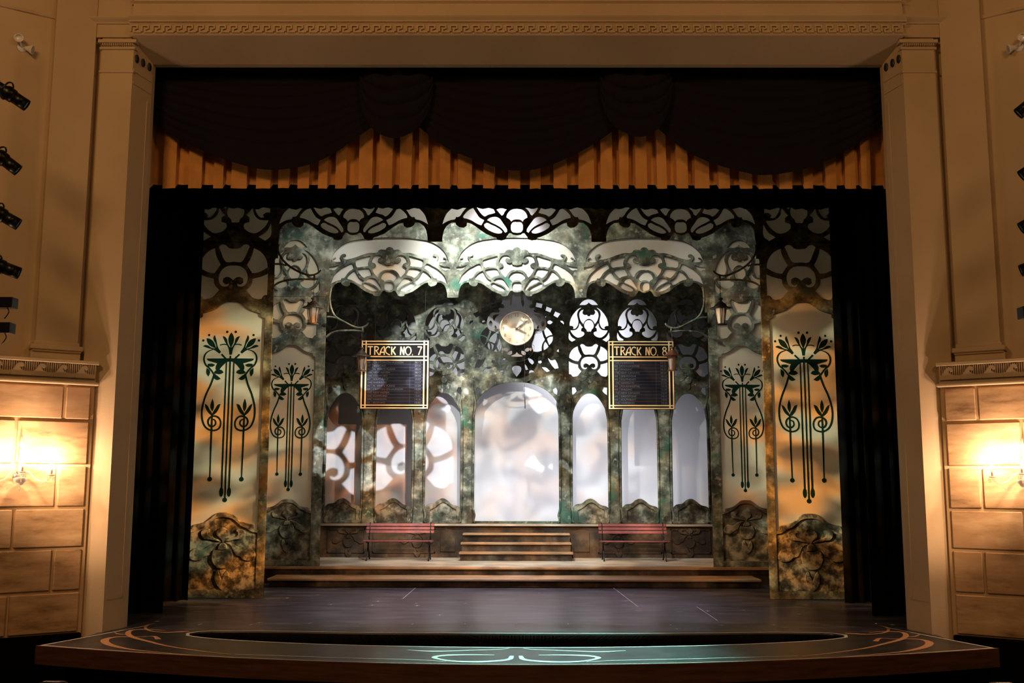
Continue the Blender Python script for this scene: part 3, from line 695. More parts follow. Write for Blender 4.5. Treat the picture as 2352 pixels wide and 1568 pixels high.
# ================================================================ curtains
def grid_mesh(fn, nu, nv, smooth_=True):
    vs = [fn(i/nu, j/nv) for j in range(nv+1) for i in range(nu+1)]
    fs = [(j*(nu+1)+i, j*(nu+1)+i+1, (j+1)*(nu+1)+i+1, (j+1)*(nu+1)+i) for j in range(nv) for i in range(nu)]
    me = bpy.data.meshes.new('m'); me.from_pydata([tuple(v) for v in vs], [], fs)
    for p in me.polygons: p.use_smooth = smooth_
    return me
YG = 16.5
xl = at(330, 428, YG).x; zbot = at(1187, 433, YG).z
rn = random.Random(5); prof_ = []; x = -6.3; front = True
while x < 6.3:
    wd = rn.uniform(.13, .22) if front else rn.uniform(.12, .24)
    prof_.append((x, wd, front)); x += wd; front = not front
pts = []
for x, wd, fr in prof_:
    y = 0 if fr else .17
    pts += [(x-.012 if fr else x+.012, y), (x+wd*.5, y-(.018 if fr else -.01)), (x+wd+(.012 if fr else -.012), y)]
nz = 10; vs = []; fs = []; rn = random.Random(9)
lean = [rn.uniform(-.02, .02) for _ in pts]; hem = [(0 if prof_[i//3][2] else .095)+rn.uniform(-.006, .006) for i in range(len(pts))]
for j in range(nz+1):
    t = j/nz
    for (x, y), l, h in zip(pts, lean, hem): vs.append((x+l*t*t, YG+y*(1-.35*t*t), 9.2+(zbot+h-9.2)*t))
n = len(pts)
for j in range(nz):
    for i in range(n-1): fs.append((j*n+i, j*n+i+1, (j+1)*n+i+1, (j+1)*n+i))
me = bpy.data.meshes.new('m'); me.from_pydata(vs, [], fs)
tag(link('pleated_valance', me, M['gold']), 'gold velvet valance hanging in box pleats below the black swags', 'curtain')
YS = 16.3
def swag(edge, ztop, folds, depth, name, label, yoff=0, group='black swags above the gold valance', gather=False):
    E_ = smooth_open([(lambda p: (p.x, p.z))(at(px, py, YS+yoff)) for px, py in edge], 8)
    x0, x1 = E_[0].x, E_[-1].x; tt = [(e.x-x0)/(x1-x0) for e in E_]
    def zed(t):
        for i in range(len(tt)-1):
            if tt[i+1] >= t or i == len(tt)-2:
                f = (t-tt[i])/max(tt[i+1]-tt[i], 1e-6); return E_[i].y+(E_[i+1].y-E_[i].y)*f
    def fn(u, v):
        t = u; ze = zed(t); x = x0+(x1-x0)*t
        sag = 4*t*(1-t)
        z = ztop+(ze-ztop)*v
        am = depth*(.35+.65*sag)*(1 if v < .78 else max(0, 1-(v-.78)*4))
        ph = v*folds*2*math.pi
        s1 = abs(math.sin(ph/2+.25*math.sin(7*t+v*5)))**.6
        y = YS+yoff-am*s1-.10*sag*v
        if gather: y += -.05*math.sin(t*math.pi)+.03*math.sin(t*21)*(1-v)
        return (x, y, z)
    me = grid_mesh(fn, 48, 56)
    return tag(link(name, me, M['swag']), label, 'curtain', group)
swag([(336, 262), (400, 315), (470, 350), (550, 380), (620, 394), (700, 385), (760, 360), (820, 318), (868, 282)], 9.1, 9, .07, 'curtain_swag', 'black velvet swag at the left end of the valance')
swag([(950, 282), (1020, 338), (1080, 366), (1140, 388), (1190, 396), (1250, 388), (1320, 358), (1380, 322), (1436, 280)], 9.1, 9, .07, 'curtain_swag', 'black velvet swag in the middle of the valance')
swag([(1500, 285), (1560, 338), (1620, 372), (1700, 398), (1760, 406), (1850, 390), (1930, 355), (1990, 315), (2048, 268)], 9.1, 9, .07, 'curtain_swag', 'black velvet swag at the right end of the valance')
swag([(826, 215), (836, 262), (856, 298), (880, 316), (908, 324), (936, 316), (962, 296), (984, 258), (994, 215)], 9.1, 5, .09, 'curtain_jabot', 'gathered black jabot between left and middle swags', -.13, 'black jabots between the swags', True)
swag([(1378, 215), (1390, 262), (1414, 298), (1440, 314), (1466, 322), (1494, 312), (1516, 294), (1534, 256), (1544, 215)], 9.1, 5, .09, 'curtain_jabot', 'gathered black jabot between middle and right swags', -.13, 'black jabots between the swags', True)
# black masking border and legs
def drape(name, label, x0, x1, Y, z0, z1, group=None, amp=.05, pit_=.22):
    nu = int((x1-x0)/.05)
    def fn(u, v):
        x = x0+(x1-x0)*u
        return (x, Y+amp*math.sin(x/pit_*2*math.pi)+.02*math.sin(x*9), z1+(z0-z1)*v+(.01*math.sin(x*7) if v > .95 else 0))
    return tag(link(name, grid_mesh(fn, nu, 8), M['black']), label, 'curtain', group)
drape('masking_border', 'flat black border hanging behind the gold valance', -8, 8, 17.5, at(1187, 479, 17.5).z, 12.99)
for s, nm in ((-1, 'left'), (1, 'right')):
    a, b = sorted((s*5.86, s*9)); drape('side_curtain', 'black side curtain just inside the %s proscenium jamb' % nm, a, b, 17.35, .01, 9.5, 'black side masking legs')
    a, b = sorted((s*6.0, s*9)); drape('side_curtain', 'black side curtain close beside the tall front flat on the %s' % nm, a, b, 19.15, .01, 9.5, 'black side masking legs')
    a, b = sorted((s*5.85, s*8.5)); drape('side_curtain', 'black side curtain behind the front flat on the %s' % nm, a, b, 22.9, .37 if 0 else .01, 9.8, 'black side masking legs')
drape('masking_border', 'black border hanging above the second portal', -8, 8, 21.9, 8.75, 12.99)
bt = thing('batten', 'pipe from which the gold valance hangs, hidden behind the lintel', 'pipe', (0, YG+.05, 9.2))
link('pipe', MB().tube([(-9.99, YG+.1, 9.22), (9.99, YG+.1, 9.22)], .03, 8).mesh(), M['iron'], bt)
bt = thing('batten', 'pipe from which the black swags hang, hidden behind the lintel', 'pipe', (0, YS, 9.1))
link('pipe', MB().tube([(-9.99, YS, 9.12), (9.99, YS, 9.12)], .03, 8).mesh(), M['iron'], bt)

# ================================================================ platforms and steps
PZ = .36; PY = 22.42; DZ = 1.155; DY = 25.1
pl = thing('platform', 'low wide platform with one long step in front, carrying both benches', 'platform', (0, 23.5, 0))
mb = MB().box(-5.75, 5.75, PY+.05, DY-.005, .005, PZ-.045); link('platform_base', mb.mesh(), M['dais'], pl)
for i in range(9):
    y0 = PY+.16+i*.30
    link('plank', MB().box(-5.75, 5.75, y0+.003, min(y0+.297, DY-.005), PZ-.045, PZ-.0015*(i % 2)).mesh(), M['tread'], pl)
link('nosing', MB().box(-5.75, 5.75, PY, PY+.16, PZ-.055, PZ+.001, None, .008).mesh(), M['nosing'], pl)
ls = thing('long_step', 'long single step with a pale worn edge below the platform', 'step', (0, 21.9, 0))
link('step_riser', MB().box(-5.12, 5.02, 21.68, 22.44, .01, .135).mesh(), M['dais'], ls)
link('step_tread', MB().box(-5.16, 5.06, 21.60, 22.46, .135, .185, None, .01).mesh(), M['nosing'], ls)
da = thing('dais', 'raised dais carrying the back facade with carved orchid panels along its front', 'platform', (0, 25.3, PZ))
link('dais_body', MB().box(-5.6, 5.6, DY, 25.95, .005, DZ-.045).mesh(), M['dais'], da)
link('dais_top', MB().box(-5.6, 5.6, DY-.07, 25.96, DZ-.045, DZ, None, .006).mesh(), M['tread'], da)
# carved panels on the dais front
def frame_mesh(x0, x1, z0, z1, Y, w_=.025, d=.02):
    m = MB()
    for a, b, c, e in ((x0, x1, z0, z0+w_), (x0, x1, z1-w_, z1), (x0, x0+w_, z0, z1), (x1-w_, x1, z0, z1)): m.box(a, b, Y-d, Y+.002, c, e)
    return m.mesh()
def pxX(px, py, Y): return at(px, py, Y).x
for px0, px1, cx in ((752, 838, 800), (856, 1000, 958), (1374, 1520, 1420), (1540, 1632, 1584)):
    x0, x1, cxx = pxX(px0, 1240, DY), pxX(px1, 1240, DY), pxX(cx, 1240, DY)
    link('panel_frame', frame_mesh(x0, x1, .47, 1.04, DY), M['dais'], da)
    link('orchid_carving', orchid_mesh(cxx, .90, .62, DY, .9), M['dais'], da, 'carved orchid relief')
for px0, px1 in ((1012, 1046), (1318, 1354)):
    x0, x1 = pxX(px0, 1240, DY), pxX(px1, 1240, DY)
    link('panel_board', flat([(x0, .50), (x1, .50), (x1, .98), ((x0+x1)/2+.06, 1.03), ((x0+x1)/2-.06, 1.03), (x0, .98)], [], DY-.025, .027, .006, False), M['dais'], da)
st = thing('stair_unit', 'three-tread wooden stair in front of the centre arch', 'stairs', (0, 24.5, PZ))
for i, (py, xa, xb) in enumerate(((1270, -1.33, 1.31), (1247, -1.31, 1.29), (1222, -1.28, 1.27))):
    zt_ = PZ+.20*(i+1)-.005; yf = 24.05+.33*i
    link('tread', MB().box(xa, xb, yf, yf+.36 if i < 2 else DY-.075, zt_-.045, zt_, None, .006).mesh(), M['nosing'], st)
    link('riser', MB().box(xa+.03, xb-.03, yf+.04, yf+.07, zt_-.205 if i else PZ, zt_-.045).mesh(), M['dais'], st)
for s in (-1, 1):
    x = s*1.27; m = MB(); a = min(x, x-s*.03); b = max(x, x-s*.03)
    P_ = [(24.08, PZ), (DY-.08, PZ), (DY-.08, PZ+.55), (24.74, PZ+.55), (24.74, PZ+.35), (24.41, PZ+.35), (24.41, PZ+.15), (24.08, PZ+.15)]
    link('stringer', m.prof(P_, a, b).mesh(), M['dais'], st)

# ================================================================ portals
def shifted(p, dx, dz=0, s=1, flip=False): return place([p], dx, dz, s, flip)[0]
def scallop(cx, cz, s, kind):
    """lower edge of one fan from its left pendant/end to its right; kind: which ends keep the pendant"""
    left = fan_low[2:] if 'L' in kind else fan_low
    right = fan_low[2:] if 'R' in kind else fan_low
    a = [(cx+x*s, cz+z*s) for x, z in left]
    a[-1] = (cx, a[-1][1]); b = [(cx-x*s, cz+z*s) for x, z in reversed(right[:-1])]
    return a+b
def portal(name, label, Y, x_in, x_out, z_foot, cxs, cz, s, top, mt, leg):
    t_ = .032
    root = thing(name, label, 'stage flat', (0, Y, z_foot))
    low = scallop(cxs[0], cz, s, 'L')+scallop(cxs[1], cz, s, '')+scallop(cxs[2], cz, s, 'R')
    zc = low[0][1]-.28*s
    xi = x_in
    out = [(-x_out, top), (-x_out, leg['ztop']), (-xi, leg['ztop']), (-xi, zc-.25), (-xi+.06, zc-.25), (-xi+.05, zc)]+low+[(xi-.05, zc), (xi-.06, zc-.25), (xi, zc-.25), (xi, leg['ztop']), (x_out, leg['ztop']), (x_out, top)]
    holes = []
    for i, c in enumerate(cxs):
        hh = place(fan_holes, c, cz, s)
        holes += hh
    holes = [h for h in holes if max(q[1] for q in h) < top-.02]
    cresc = []
    # header with leg tops: the legs' own cut-outs
    for sd in (-1, 1):
        for p in leg['holes']:
            holes.append([(sd*leg['ax']+x*sd, z) for x, z in p])
    out2 = [(-x_out, z_foot), (-xi, z_foot)]
    # one continuous front: left leg, header, right leg as three boards butted together
    inleg = lambda h: abs(sum(q[0] for q in h)/len(h)) > xi
    hdr_holes = [h for h in holes if not inleg(h) or min(q[1] for q in h) > leg['ztop']]
    def cut(h): return h
    hd = link('header', flat(out, hdr_holes, Y, t_, .006, 'holes'), mt, root)
    for sd in (-1, 1):
        a, b = sorted((sd*x_out, sd*xi))
        lh = [h for h in holes if min(q[1] for q in h) < leg['ztop'] and max(q[1] for q in h) < leg['ztop'] and (sum(q[0] for q in h)/len(h))*sd > xi]
        lg = link('leg_board', flat([(a, z_foot), (b, z_foot), (b, leg['ztop']), (a, leg['ztop'])], lh, Y, t_, .006, 'holes'), mt, root)
        # gauze behind
        link('gauze_panel', sheet(MB().box(a+.03, b-.03, Y+t_+.012, Y+t_+.015, leg['dado_z']-.05, leg['gz']).mesh(), Y), M['cream'], root, 'cream gauze backing of the leg')
        # dado with arch-topped board and orchid
        dp = leg['dado']
        dd = link('dado_board', flat([(sd*(leg['ax']+x), z) for x, z in dp], [], Y+.028, .03, .004, True), leg['rel'], root)
        link('arch_moulding', flat([(sd*(leg['ax']+x), z) for x, z in leg['band']], [], Y-.012, .045, .01, True), leg['rel'], root)
        o = link('orchid_carving', orchid_mesh(sd*leg['ax'], leg['oz'], leg['os'], Y+.028), leg['rel'], root, 'carved orchid relief')
        P = Paint(); lily(P, sd*leg['ax'], leg['mz'], leg['ms'], Y+t_+.0105)
        link('lily_motif', P.mesh(), M['green'], root, 'dark green painted lily motif')
    gz_ = [(x, z+.05*s) for x, z in low]
    gz_ = [(-xi+.02, top-.05), (-xi+.02, gz_[0][1]+.06)]+gz_+[(xi-.02, gz_[0][1]+.06), (xi-.02, top-.05)]
    link('gauze_panel', sheet(flat(gz_, [], Y+t_+.012, .004, 0, False), Y), M['white_gauze'], root, 'white gauze behind the fan openings')
    return root
# --- front portal (Y1)
xo1 = -at(408, 1370, Y1).x; xi1 = -at(604.5, 1376, Y1).x; ax1 = -at(506+2, 1300, Y1).x
ax1 = (xo1+xi1)/2
pan = [(x, z) for x, z in L_([(165, 540), (216, 520), (236, 477), (300, 462), (400, 430), (480, 370), (540, 326), (613, 316)])]
tp = Q([(508, 915), (450, 917), (410, 936), (340, 985), (235, 1020), (232, 1045), (181, 1065)])
c1 = aR; zL = aL[1]; zR = aR[1]
hw = .645
panel_open = [(0, tp[0][1]+zR)]+[(max(x, -hw), z+zR) for x, z in tp[1:-1]]+[(-hw, tp[-1][1]+zR)]+[(-hw, .16)]
panel_open = panel_open+[(-x, z) for x, z in reversed(panel_open[1:])]
dadotop = [(x, z+zL) for x, z in pan]; dadotop[-1] = (0, dadotop[-1][1]); dadotop[0] = (-hw-.01, dadotop[0][1])
dado = [(-hw-.01, .14)]+dadotop+[(-x, z) for x, z in reversed(dadotop[:-1])]+[(hw+.01, .14)]
inner_ = [(x, z+zL) for x, z in L_([(120, 590), (180, 580), (240, 572), (290, 545), (330, 520), (400, 490), (460, 440), (520, 398), (613, 384)])]; inner_[-1] = (0, inner_[-1][1]); inner_[0] = (-hw, inner_[0][1]); inner_ = [(max(x, -hw), z) for x, z in inner_]
band = dadotop+[(-x, z) for x, z in reversed(dadotop[:-1])]+[(-x, z) for x, z in inner_[:-1]]+[(x, z) for x, z in reversed(inner_)]
oval_top = place(oval, 0, at(532, 549, Y1).z, 1.40)
leg1 = dict(ax=ax1, holes=[panel_open]+place(rosette, 0, zR, 1.0)+[h for h in oval_top], ztop=at(532, 555, Y1).z, dado=dado, band=band, dado_z=1.0, gz=8.2, oz=zL, os=1.0, mz=LM([(0, 205)])[0][1], ms=1.0, rel=M['relief'], wide=False)
leg1['holes'] = [h for h in leg1['holes']]
cz1 = at(1191, 521.6, Y1).z; cx1 = [at(814.7, 521.6, Y1).x, at(1190, 521, Y1).x, at(1567, 521.6, Y1).x]
pt1 = (cx1[2]-cx1[0])/2; s1 = pt1/fan_pitch
portal('front_portal', 'tall front portal of cut-out flats with amber-lit lily panels and a dark fan header', Y1, xi1, xo1, 0.01, [-pt1, 0, pt1], cz1, s1, 9.3, M['patina_front'], leg1)
# --- second portal (Y2)
xi2 = 4.25; ax2 = -at(661, 1124, Y2).x; hw2 = .50
k2 = (at(667, 836.3, Y2).z-at(661, 1124, Y2).z)/(LM([(0, 205)])[0][1]-LM([(0, 1463)])[0][1])
zr2 = at(674, 742, Y2).z; sR2 = .80
def fit(zsrc, zdst_top): return zdst_top
zt2 = at(660, 1146, Y2).z           # top of dado arch
sc2 = .80
def m2(p, dz): return [(x*sc2, z) for x, z in p]
dt2 = [(x*sc2, zt2+(z-dadotop[-1][1])*sc2) for x, z in dadotop]
zf2 = PZ+.115
dado2 = [(dt2[0][0], zf2)]+dt2+[(-x, z) for x, z in reversed(dt2[:-1])]+[(-dt2[0][0], zf2)]
in2 = [(x*sc2, zt2+(z-dadotop[-1][1])*sc2) for x, z in inner_]
band2 = dt2+[(-x, z) for x, z in reversed(dt2[:-1])]+[(-x, z) for x, z in in2[:-1]]+[(x, z) for x, z in reversed(in2)]
ptop = at(676, 793, Y2).z
po2 = [(x*sc2, ptop+(z-panel_open[0][1])*sc2) for x, z in panel_open[:7]]
hwp = hw*sc2
po2 = po2[:-1]+[(-hwp, po2[6][1]), (-hwp, PZ+.13)]
po2 = po2+[(-x, z) for x, z in reversed(po2[1:])]
zo2 = at(677, 600, Y2).z
leg2 = dict(ax=ax2, holes=[po2]+place(rosette, 0, zr2, sR2)+place(oval, 0, at(676, 671, Y2).z, 1.12), ztop=at(676, 681, Y2).z, dado=dado2, band=band2, dado_z=zt2-.5, gz=8.0, oz=zt2-(dadotop[-1][1]-zL)*sc2, os=sc2, mz=at(667, 836.3, Y2).z, ms=k2, rel=M['relief_back'], wide=False)
cz2 = at(1187, 657.6, Y2).z
portal('second_portal', 'second portal with grey verdigris fan header, standing on the platform edge', Y2, xi2, xi2+2*(ax2-xi2), PZ+.002, [-fan_pitch, 0, fan_pitch], cz2, 1.0, 8.7, M['patina'], leg2)

# ================================================================ back facade
fa = thing('station_facade', 'mottled green-grey station facade with arched windows and rosettes', 'stage flat', (0, Y3, DZ))
fy = Y3
bays = [at((a+b)/2, 1000, Y3).x for a, b in ((1313, 1397), (1425, 1510), (1541, 1625))]
bw = at(1397, 1000, Y3).x-at(1313, 1000, Y3).x
zsill = at(1355, 1165, Y3).z-.12
wt = at(1355, 903, Y3).z; wsp = at(1355, 957, Y3).z
def window_open(cx):
    h = bw/2
    p = [(cx, wt), (cx-h*.30, wt-.04), (cx-h*.62, wt-.20), (cx-h*.90, wt-.46), (cx-h, wt-.78), (cx-h, zsill), (cx+h, zsill), (cx+h, wt-.78), (cx+h*.90, wt-.46), (cx+h*.62, wt-.20), (cx+h*.30, wt-.04)]
    return p
ztop_ov = at(1353, 687, Y3).z
zov = aO[1]; zro = at(1353, 836, Y3).z; sro = .485/.645*1.0
hol = []
for c in bays:
    for s in (-1, 1):
        hol.append(window_open(s*c)); hol += place(oval, s*c, zov, 1.0); hol += place(rosette, s*c, zro, sro)
        d = tr([(160, 1222), (195, 1220), (214, 1262), (190, 1290), (160, 1308)], Z5, Y3, (at(1353, 900, Y3).x, 0))
        hol.append([(s*c+x, z) for x, z in d]); hol.append([(s*c-x, z) for x, z in d])
ca = tr([(868, 1240), (960, 1243), (1080, 1268), (1200, 1322), (1290, 1395), (1345, 1470), (1368, 1568)], Z3, Y3, (at(1186.1, 878, Y3).x, 0))
ca = ca+[(at(1285, 985, Y3).x, at(1285, 1100, Y3).z), (at(1285, 985, Y3).x-.01, DZ+.06)]
ca[0] = (0, ca[0][1])
hol.append([(0, ca[0][1])]+[(-x, z) for x, z in ca[1:]]+[(x, z) for x, z in reversed(ca[1:])])
aC = (at(1186.1, 760, Y3).x, 0)
C = lambda p: tr(p, Z3, Y3, aC)
for p in ([(1105, 282), (1178, 300), (1165, 350), (1095, 335)], [(1228, 330), (1292, 355), (1270, 403), (1212, 380)], [(1332, 390), (1393, 417), (1357, 467), (1308, 440)],
          [(1010, 255), (1050, 258), (1040, 312), (1000, 302)], [(888, 242), (908, 240), (908, 292), (880, 290)],
          [(1390, 500), (1420, 505), (1437, 530), (1428, 548), (1415, 530), (1400, 522)], [(1235, 512), (1265, 496), (1303, 517), (1270, 545), (1240, 538)], [(1180, 465), (1222, 447), (1208, 485), (1190, 500)],
          [(1198, 562), (1240, 592), (1275, 630), (1298, 672), (1260, 680), (1222, 700), (1208, 670), (1196, 620)], [(1302, 690), (1300, 730), (1285, 765), (1258, 795), (1236, 740), (1230, 718), (1262, 695)],
          [(1210, 755), (1230, 775), (1250, 812), (1228, 835), (1194, 856), (1190, 820), (1196, 780)],
          [(1100, 640), (1170, 620), (1180, 660), (1195, 705), (1205, 725), (1180, 770), (1168, 810), (1168, 862), (1120, 875), (1068, 872), (1050, 800), (1070, 720)],
          [(1000, 948), (1040, 960), (1068, 985), (1072, 1010), (1055, 1030), (1020, 1000)], [(1125, 985), (1160, 978), (1172, 1000), (1150, 1018), (1125, 1008)],
          [(1240, 945), (1280, 975), (1330, 968), (1352, 1005), (1372, 1072), (1325, 1080), (1290, 1040), (1255, 985)], [(1165, 1058), (1220, 1062), (1268, 1105), (1230, 1120), (1195, 1092)],
          [(962, 1018), (985, 1045), (1005, 1088), (978, 1096), (966, 1060)], [(1014, 1138), (1022, 1100), (1048, 1095), (1082, 1118), (1040, 1125)],
          [(1345, 870), (1370, 842), (1374, 878)], [(1300, 1325), (1340, 1302), (1357, 1340), (1350, 1392), (1320, 1375), (1303, 1350)]):
    q = C(p); hol.append(q); hol.append(mir(q))
hol.append(C([(868, 1042), (840, 1045), (815, 1062), (815, 1095), (835, 1135), (868, 1174), (900, 1135), (922, 1095), (918, 1062), (896, 1045)]))
xf = 5.25
link('facade_board', flat([(-xf, DZ), (xf, DZ), (xf, 8.4), (-xf, 8.4)], hol, Y3, .06, .006, 'holes'), M['patina'], fa)
# pilasters between the bays: shaft with two flared edge beads
edges = [1285, 1313, 1397, 1425, 1510, 1541, 1625, 1650]
zc_t, zc_b = at(1300, 872, Y3).z, DZ
for a, b, wide in ((1285, 1313, 1), (1397, 1425, 0), (1510, 1541, 0), (1625, 1655, 0)):
    xa, xb = at(a, 1000, Y3).x, at(b, 1000, Y3).x; g = .03
    for s in (-1, 1):
        x0, x1 = sorted((s*(xa+g), s*(xb-g)))
        pz = zc_t if wide else zc_t-.12
        c_ = (x0+x1)/2
        link('pilaster_shaft', flat([(x0-.02, DZ), (x0, DZ+.25), (x0, pz-.95), (x0-.03, pz-.5), (x0+.02, pz), (x1-.02, pz), (x1+.03, pz-.5), (x1, pz-.95), (x1, DZ+.25), (x1+.02, DZ)], [], fy-.05, .055, .012), M['patina'], fa)
        for e, sg in ((x0, -1), (x1, 1)):
            m = MB(); yb = fy-.03
            m.tube([(e+sg*.00, yb, pz-.02), (e+sg*.01, yb, pz-.28), (e+sg*.055, yb, pz-.50), (e+sg*.075, yb, pz-.62), (e+sg*.035, yb, pz-.85), (e+sg*.025, yb, pz-1.1), (e+sg*.02, yb, DZ+.6), (e+sg*.03, yb, DZ+.34), (e+sg*.065, yb, DZ+.2), (e+sg*.035, yb, DZ+.08), (e+sg*.08, yb, DZ+.02)], [.022, .03, .03, .03, .024, .03], 8, sub=4)
            link('pilaster_bead', m.mesh(), M['patina'], fa)
        link('rosette_boss', MB().lathe([(.001, -.02), (.02, -.018), (.03, 0), (.03, .03)], 12, Matrix.Translation((c_, fy-.055, pz-.72)) @ Matrix.Rotation(R(-90), 4, 'X')).mesh(), M['patina'], fa)
# arched boards under the six windows
DO = [(60, 1078), (80, 1060), (130, 1050), (165, 1022), (205, 1012), (240, 1030), (280, 1062), (335, 1080), (347, 1096), (347, 1216), (48, 1216), (48, 1096)]
DI = [(95, 1110), (140, 1086), (178, 1056), (207, 1046), (240, 1062), (270, 1086), (310, 1104), (310, 1192), (95, 1192)]
cxd = at(960+198/3.564, 1180, Y3).x
for c in bays:
    for s in (-1, 1):
        o_ = [(s*c+(x), z) for x, z in tr(DO, Z7, Y3, (cxd, 0))]; i_ = [(s*c+x, z) for x, z in tr(DI, Z7, Y3, (cxd, 0))]
        link('window_apron', flat(o_, [i_], fy-.045, .06, .01), M['relief_back'], fa)
        link('apron_panel', flat([(s*c+(x-s*c)*.96, z-.015) for x, z in o_], [], fy-.008, .02, .002), M['relief_back'], fa)
        link('orchid_carving', orchid_mesh(s*c, at(1355, 866, Y3).z+.03, .40, fy, 1.3), M['patina'], fa, 'small carved orchid above the window')
# ================================================================ backdrop
tag(link('backdrop', grid_mesh(lambda u, v: (-6.5+13*u, 26.15+.01*math.sin(u*30)*math.sin(v*5), .005+9.3*v), 40, 10), M['cyc']), 'pale lavender backdrop cloth seen through the arched windows', 'backdrop')

# ================================================================ clock
YC = 23.1
ck = thing('hanging_clock', 'large round cream-faced clock on a grey scrolled plate under the middle fan', 'clock', (0, YC, at(1184, 800, YC).z))
aK = (at(1184.6, 760, YC).x, 0)
K_ = lambda p: tr(p, Z3, YC, aK)
half = K_([(862, 150), (862, 150), (780, 150), (690, 160), (684, 200), (686, 260), (672, 300), (700, 315), (708, 345), (690, 352), (668, 346), (648, 352), (640, 372), (656, 378), (645, 398), (610, 405), (572, 405), (536, 428), (512, 468), (500, 520), (503, 560), (522, 606), (560, 636), (605, 650), (632, 632), (640, 680), (660, 740), (668, 790), (650, 800), (650, 835), (672, 895), (715, 948), (770, 980), (862, 992)])[1:]
half[0] = (0, half[0][1]); half[-1] = (0, half[-1][1])
kh_ = []
for p in ([(578, 442), (612, 428), (650, 428), (622, 448), (600, 474), (588, 505), (574, 475)], [(530, 525), (548, 502), (566, 530), (556, 572), (536, 560)], [(590, 612), (612, 606), (628, 618), (606, 630)], [(775, 150), (806, 160), (808, 230), (800, 300), (786, 340), (772, 300), (782, 230)], [(600, 560), (612, 572), (618, 595), (606, 602), (596, 585)], [(700, 840), (730, 832), (762, 850), (750, 870), (725, 868)], [(760, 880), (800, 868), (800, 895), (775, 912), (752, 905)], [(690, 830), (700, 850), (695, 865), (684, 850)],
          [(590, 412), (560, 425), (535, 445), (555, 418), (575, 406)]):
    q = K_(p); kh_ += [q, mir(q)]
kh_.append(K_([(862, 885), (845, 905), (810, 920), (800, 928), (862, 932), (925, 928), (915, 920), (880, 905)]))
kh_ = [h for h in kh_[:-3]]+[kh_[-1]]
link('clock_plate', flat(half+[(-x, z) for x, z in reversed(half[1:-1])], kh_, YC, .03, .006), M['clockmetal'], ck)
fc = at(1184.5, 754.8, YC); fx_, fz_ = 0.0, fc.z; rr = 205/5.2265*(YC/FPX)*1.0
Rx = Matrix.Translation((fx_, YC, fz_)) @ Matrix.Rotation(R(90), 4, 'X')
link('clock_rim', MB().lathe([(rr-.022, .0), (rr-.022, .085), (rr-.01, .095), (rr+.004, .085), (rr+.004, 0)], 64, Rx, False).mesh(), M['clockrim'], ck, 'cream rim')
link('clock_face', MB().lathe([(.001, .012), (rr-.02, .012), (rr-.02, 0), (.001, 0)], 64, Rx).mesh(), M['clockface'], ck, 'cream face')
def text_mesh(body, size, x, z, Y, align='CENTER', space=1.0, ls=1.0, sx=1.0):
    cu = bpy.data.curves.new('t', 'FONT'); cu.body = body; cu.size = size; cu.align_x = align; cu.align_y = 'CENTER' if '\n' not in body else 'TOP'
    cu.extrude = .001; cu.space_character = space; cu.space_line = ls; cu.resolution_u = 3
    ob = bpy.data.objects.new('t', cu); me = bpy.data.meshes.new_from_object(ob); bpy.data.objects.remove(ob); bpy.data.curves.remove(cu)
    me.transform(Matrix.Translation((x, Y, z)) @ Matrix.Rotation(R(90), 4, 'X') @ Matrix.Diagonal((sx, 1, 1, 1))); return me
for n_ in range(1, 13):
    a = math.pi/2-n_*math.pi/6; r_ = rr*.80
    for q_, dg in enumerate(str(n_)):
        link('numeral', text_mesh(dg, .105, fx_+r_*math.cos(a)+(q_-.5)*.05*(n_ > 9), fz_+r_*math.sin(a), YC-.0145), M['ink'], ck)
m = MB()
for i in range(60):
    a = i*math.pi/30
    if i % 5: m.box(-.002, .002, -.0008, .0008, rr*.775, rr*.80, Matrix.Translation((fx_, YC-.0135, fz_)) @ Matrix.Rotation(a, 4, 'Y'))
link('minute_mark', m.mesh(), M['ink'], ck, kind='stuff')
for nm, an, ln, wd in (('minute_hand', 53, rr*.80, .022), ('hour_hand', 117, rr*.66, .022)):
    me = flat([(-wd*.5, -.05), (wd*.5, -.05), (wd*.55, 0), (wd*.35, ln*.12), (wd*.9, ln*.30), (wd*.62, ln*.88), (wd*.1, ln), (-wd*.1, ln), (-wd*.62, ln*.88), (-wd*.9, ln*.30), (-wd*.35, ln*.12), (-wd*.55, 0)], [], 0, .006, .001, False)
    me.transform(Matrix.Translation((fx_, YC-.045, fz_)) @ Matrix.Rotation(R(an), 4, 'Y')); link(nm, me, M['ink'], ck)
link('hand_boss', MB().lathe([(.001, .052), (.022, .05), (.026, .012)], 16, Rx).mesh(), M['ink'], ck)
m = MB()
link('hanging_wire', MB().tube([(-.12, YC+.015, at(1180, 672, YC).z), (-.12, YC+.015, 12.99)], .006, 6).tube([(.12, YC+.015, at(1180, 672, YC).z), (.12, YC+.015, 12.99)], .006, 6).mesh(), M['wire'], ck)
# loose cable hanging beside the clock down into the middle arch
link('hanging_cable', MB().tube([(at(1206, 500, 22.3).x, 22.3, 12.99), at(1206, 500, 22.3), at(1206, 700, 22.3), at(1205, 895, 22.3), at(1204, 912, 22.3), at(1206, 935, 22.3)], .003, 6).tube([at(1206, 912, 22.3), at(1206, 938, 22.3)], .009, 6).mesh(), M['wire'])
tag(bpy.data.objects['hanging_cable'], 'thin dark cable hanging past the clock into the middle arch', 'cable')

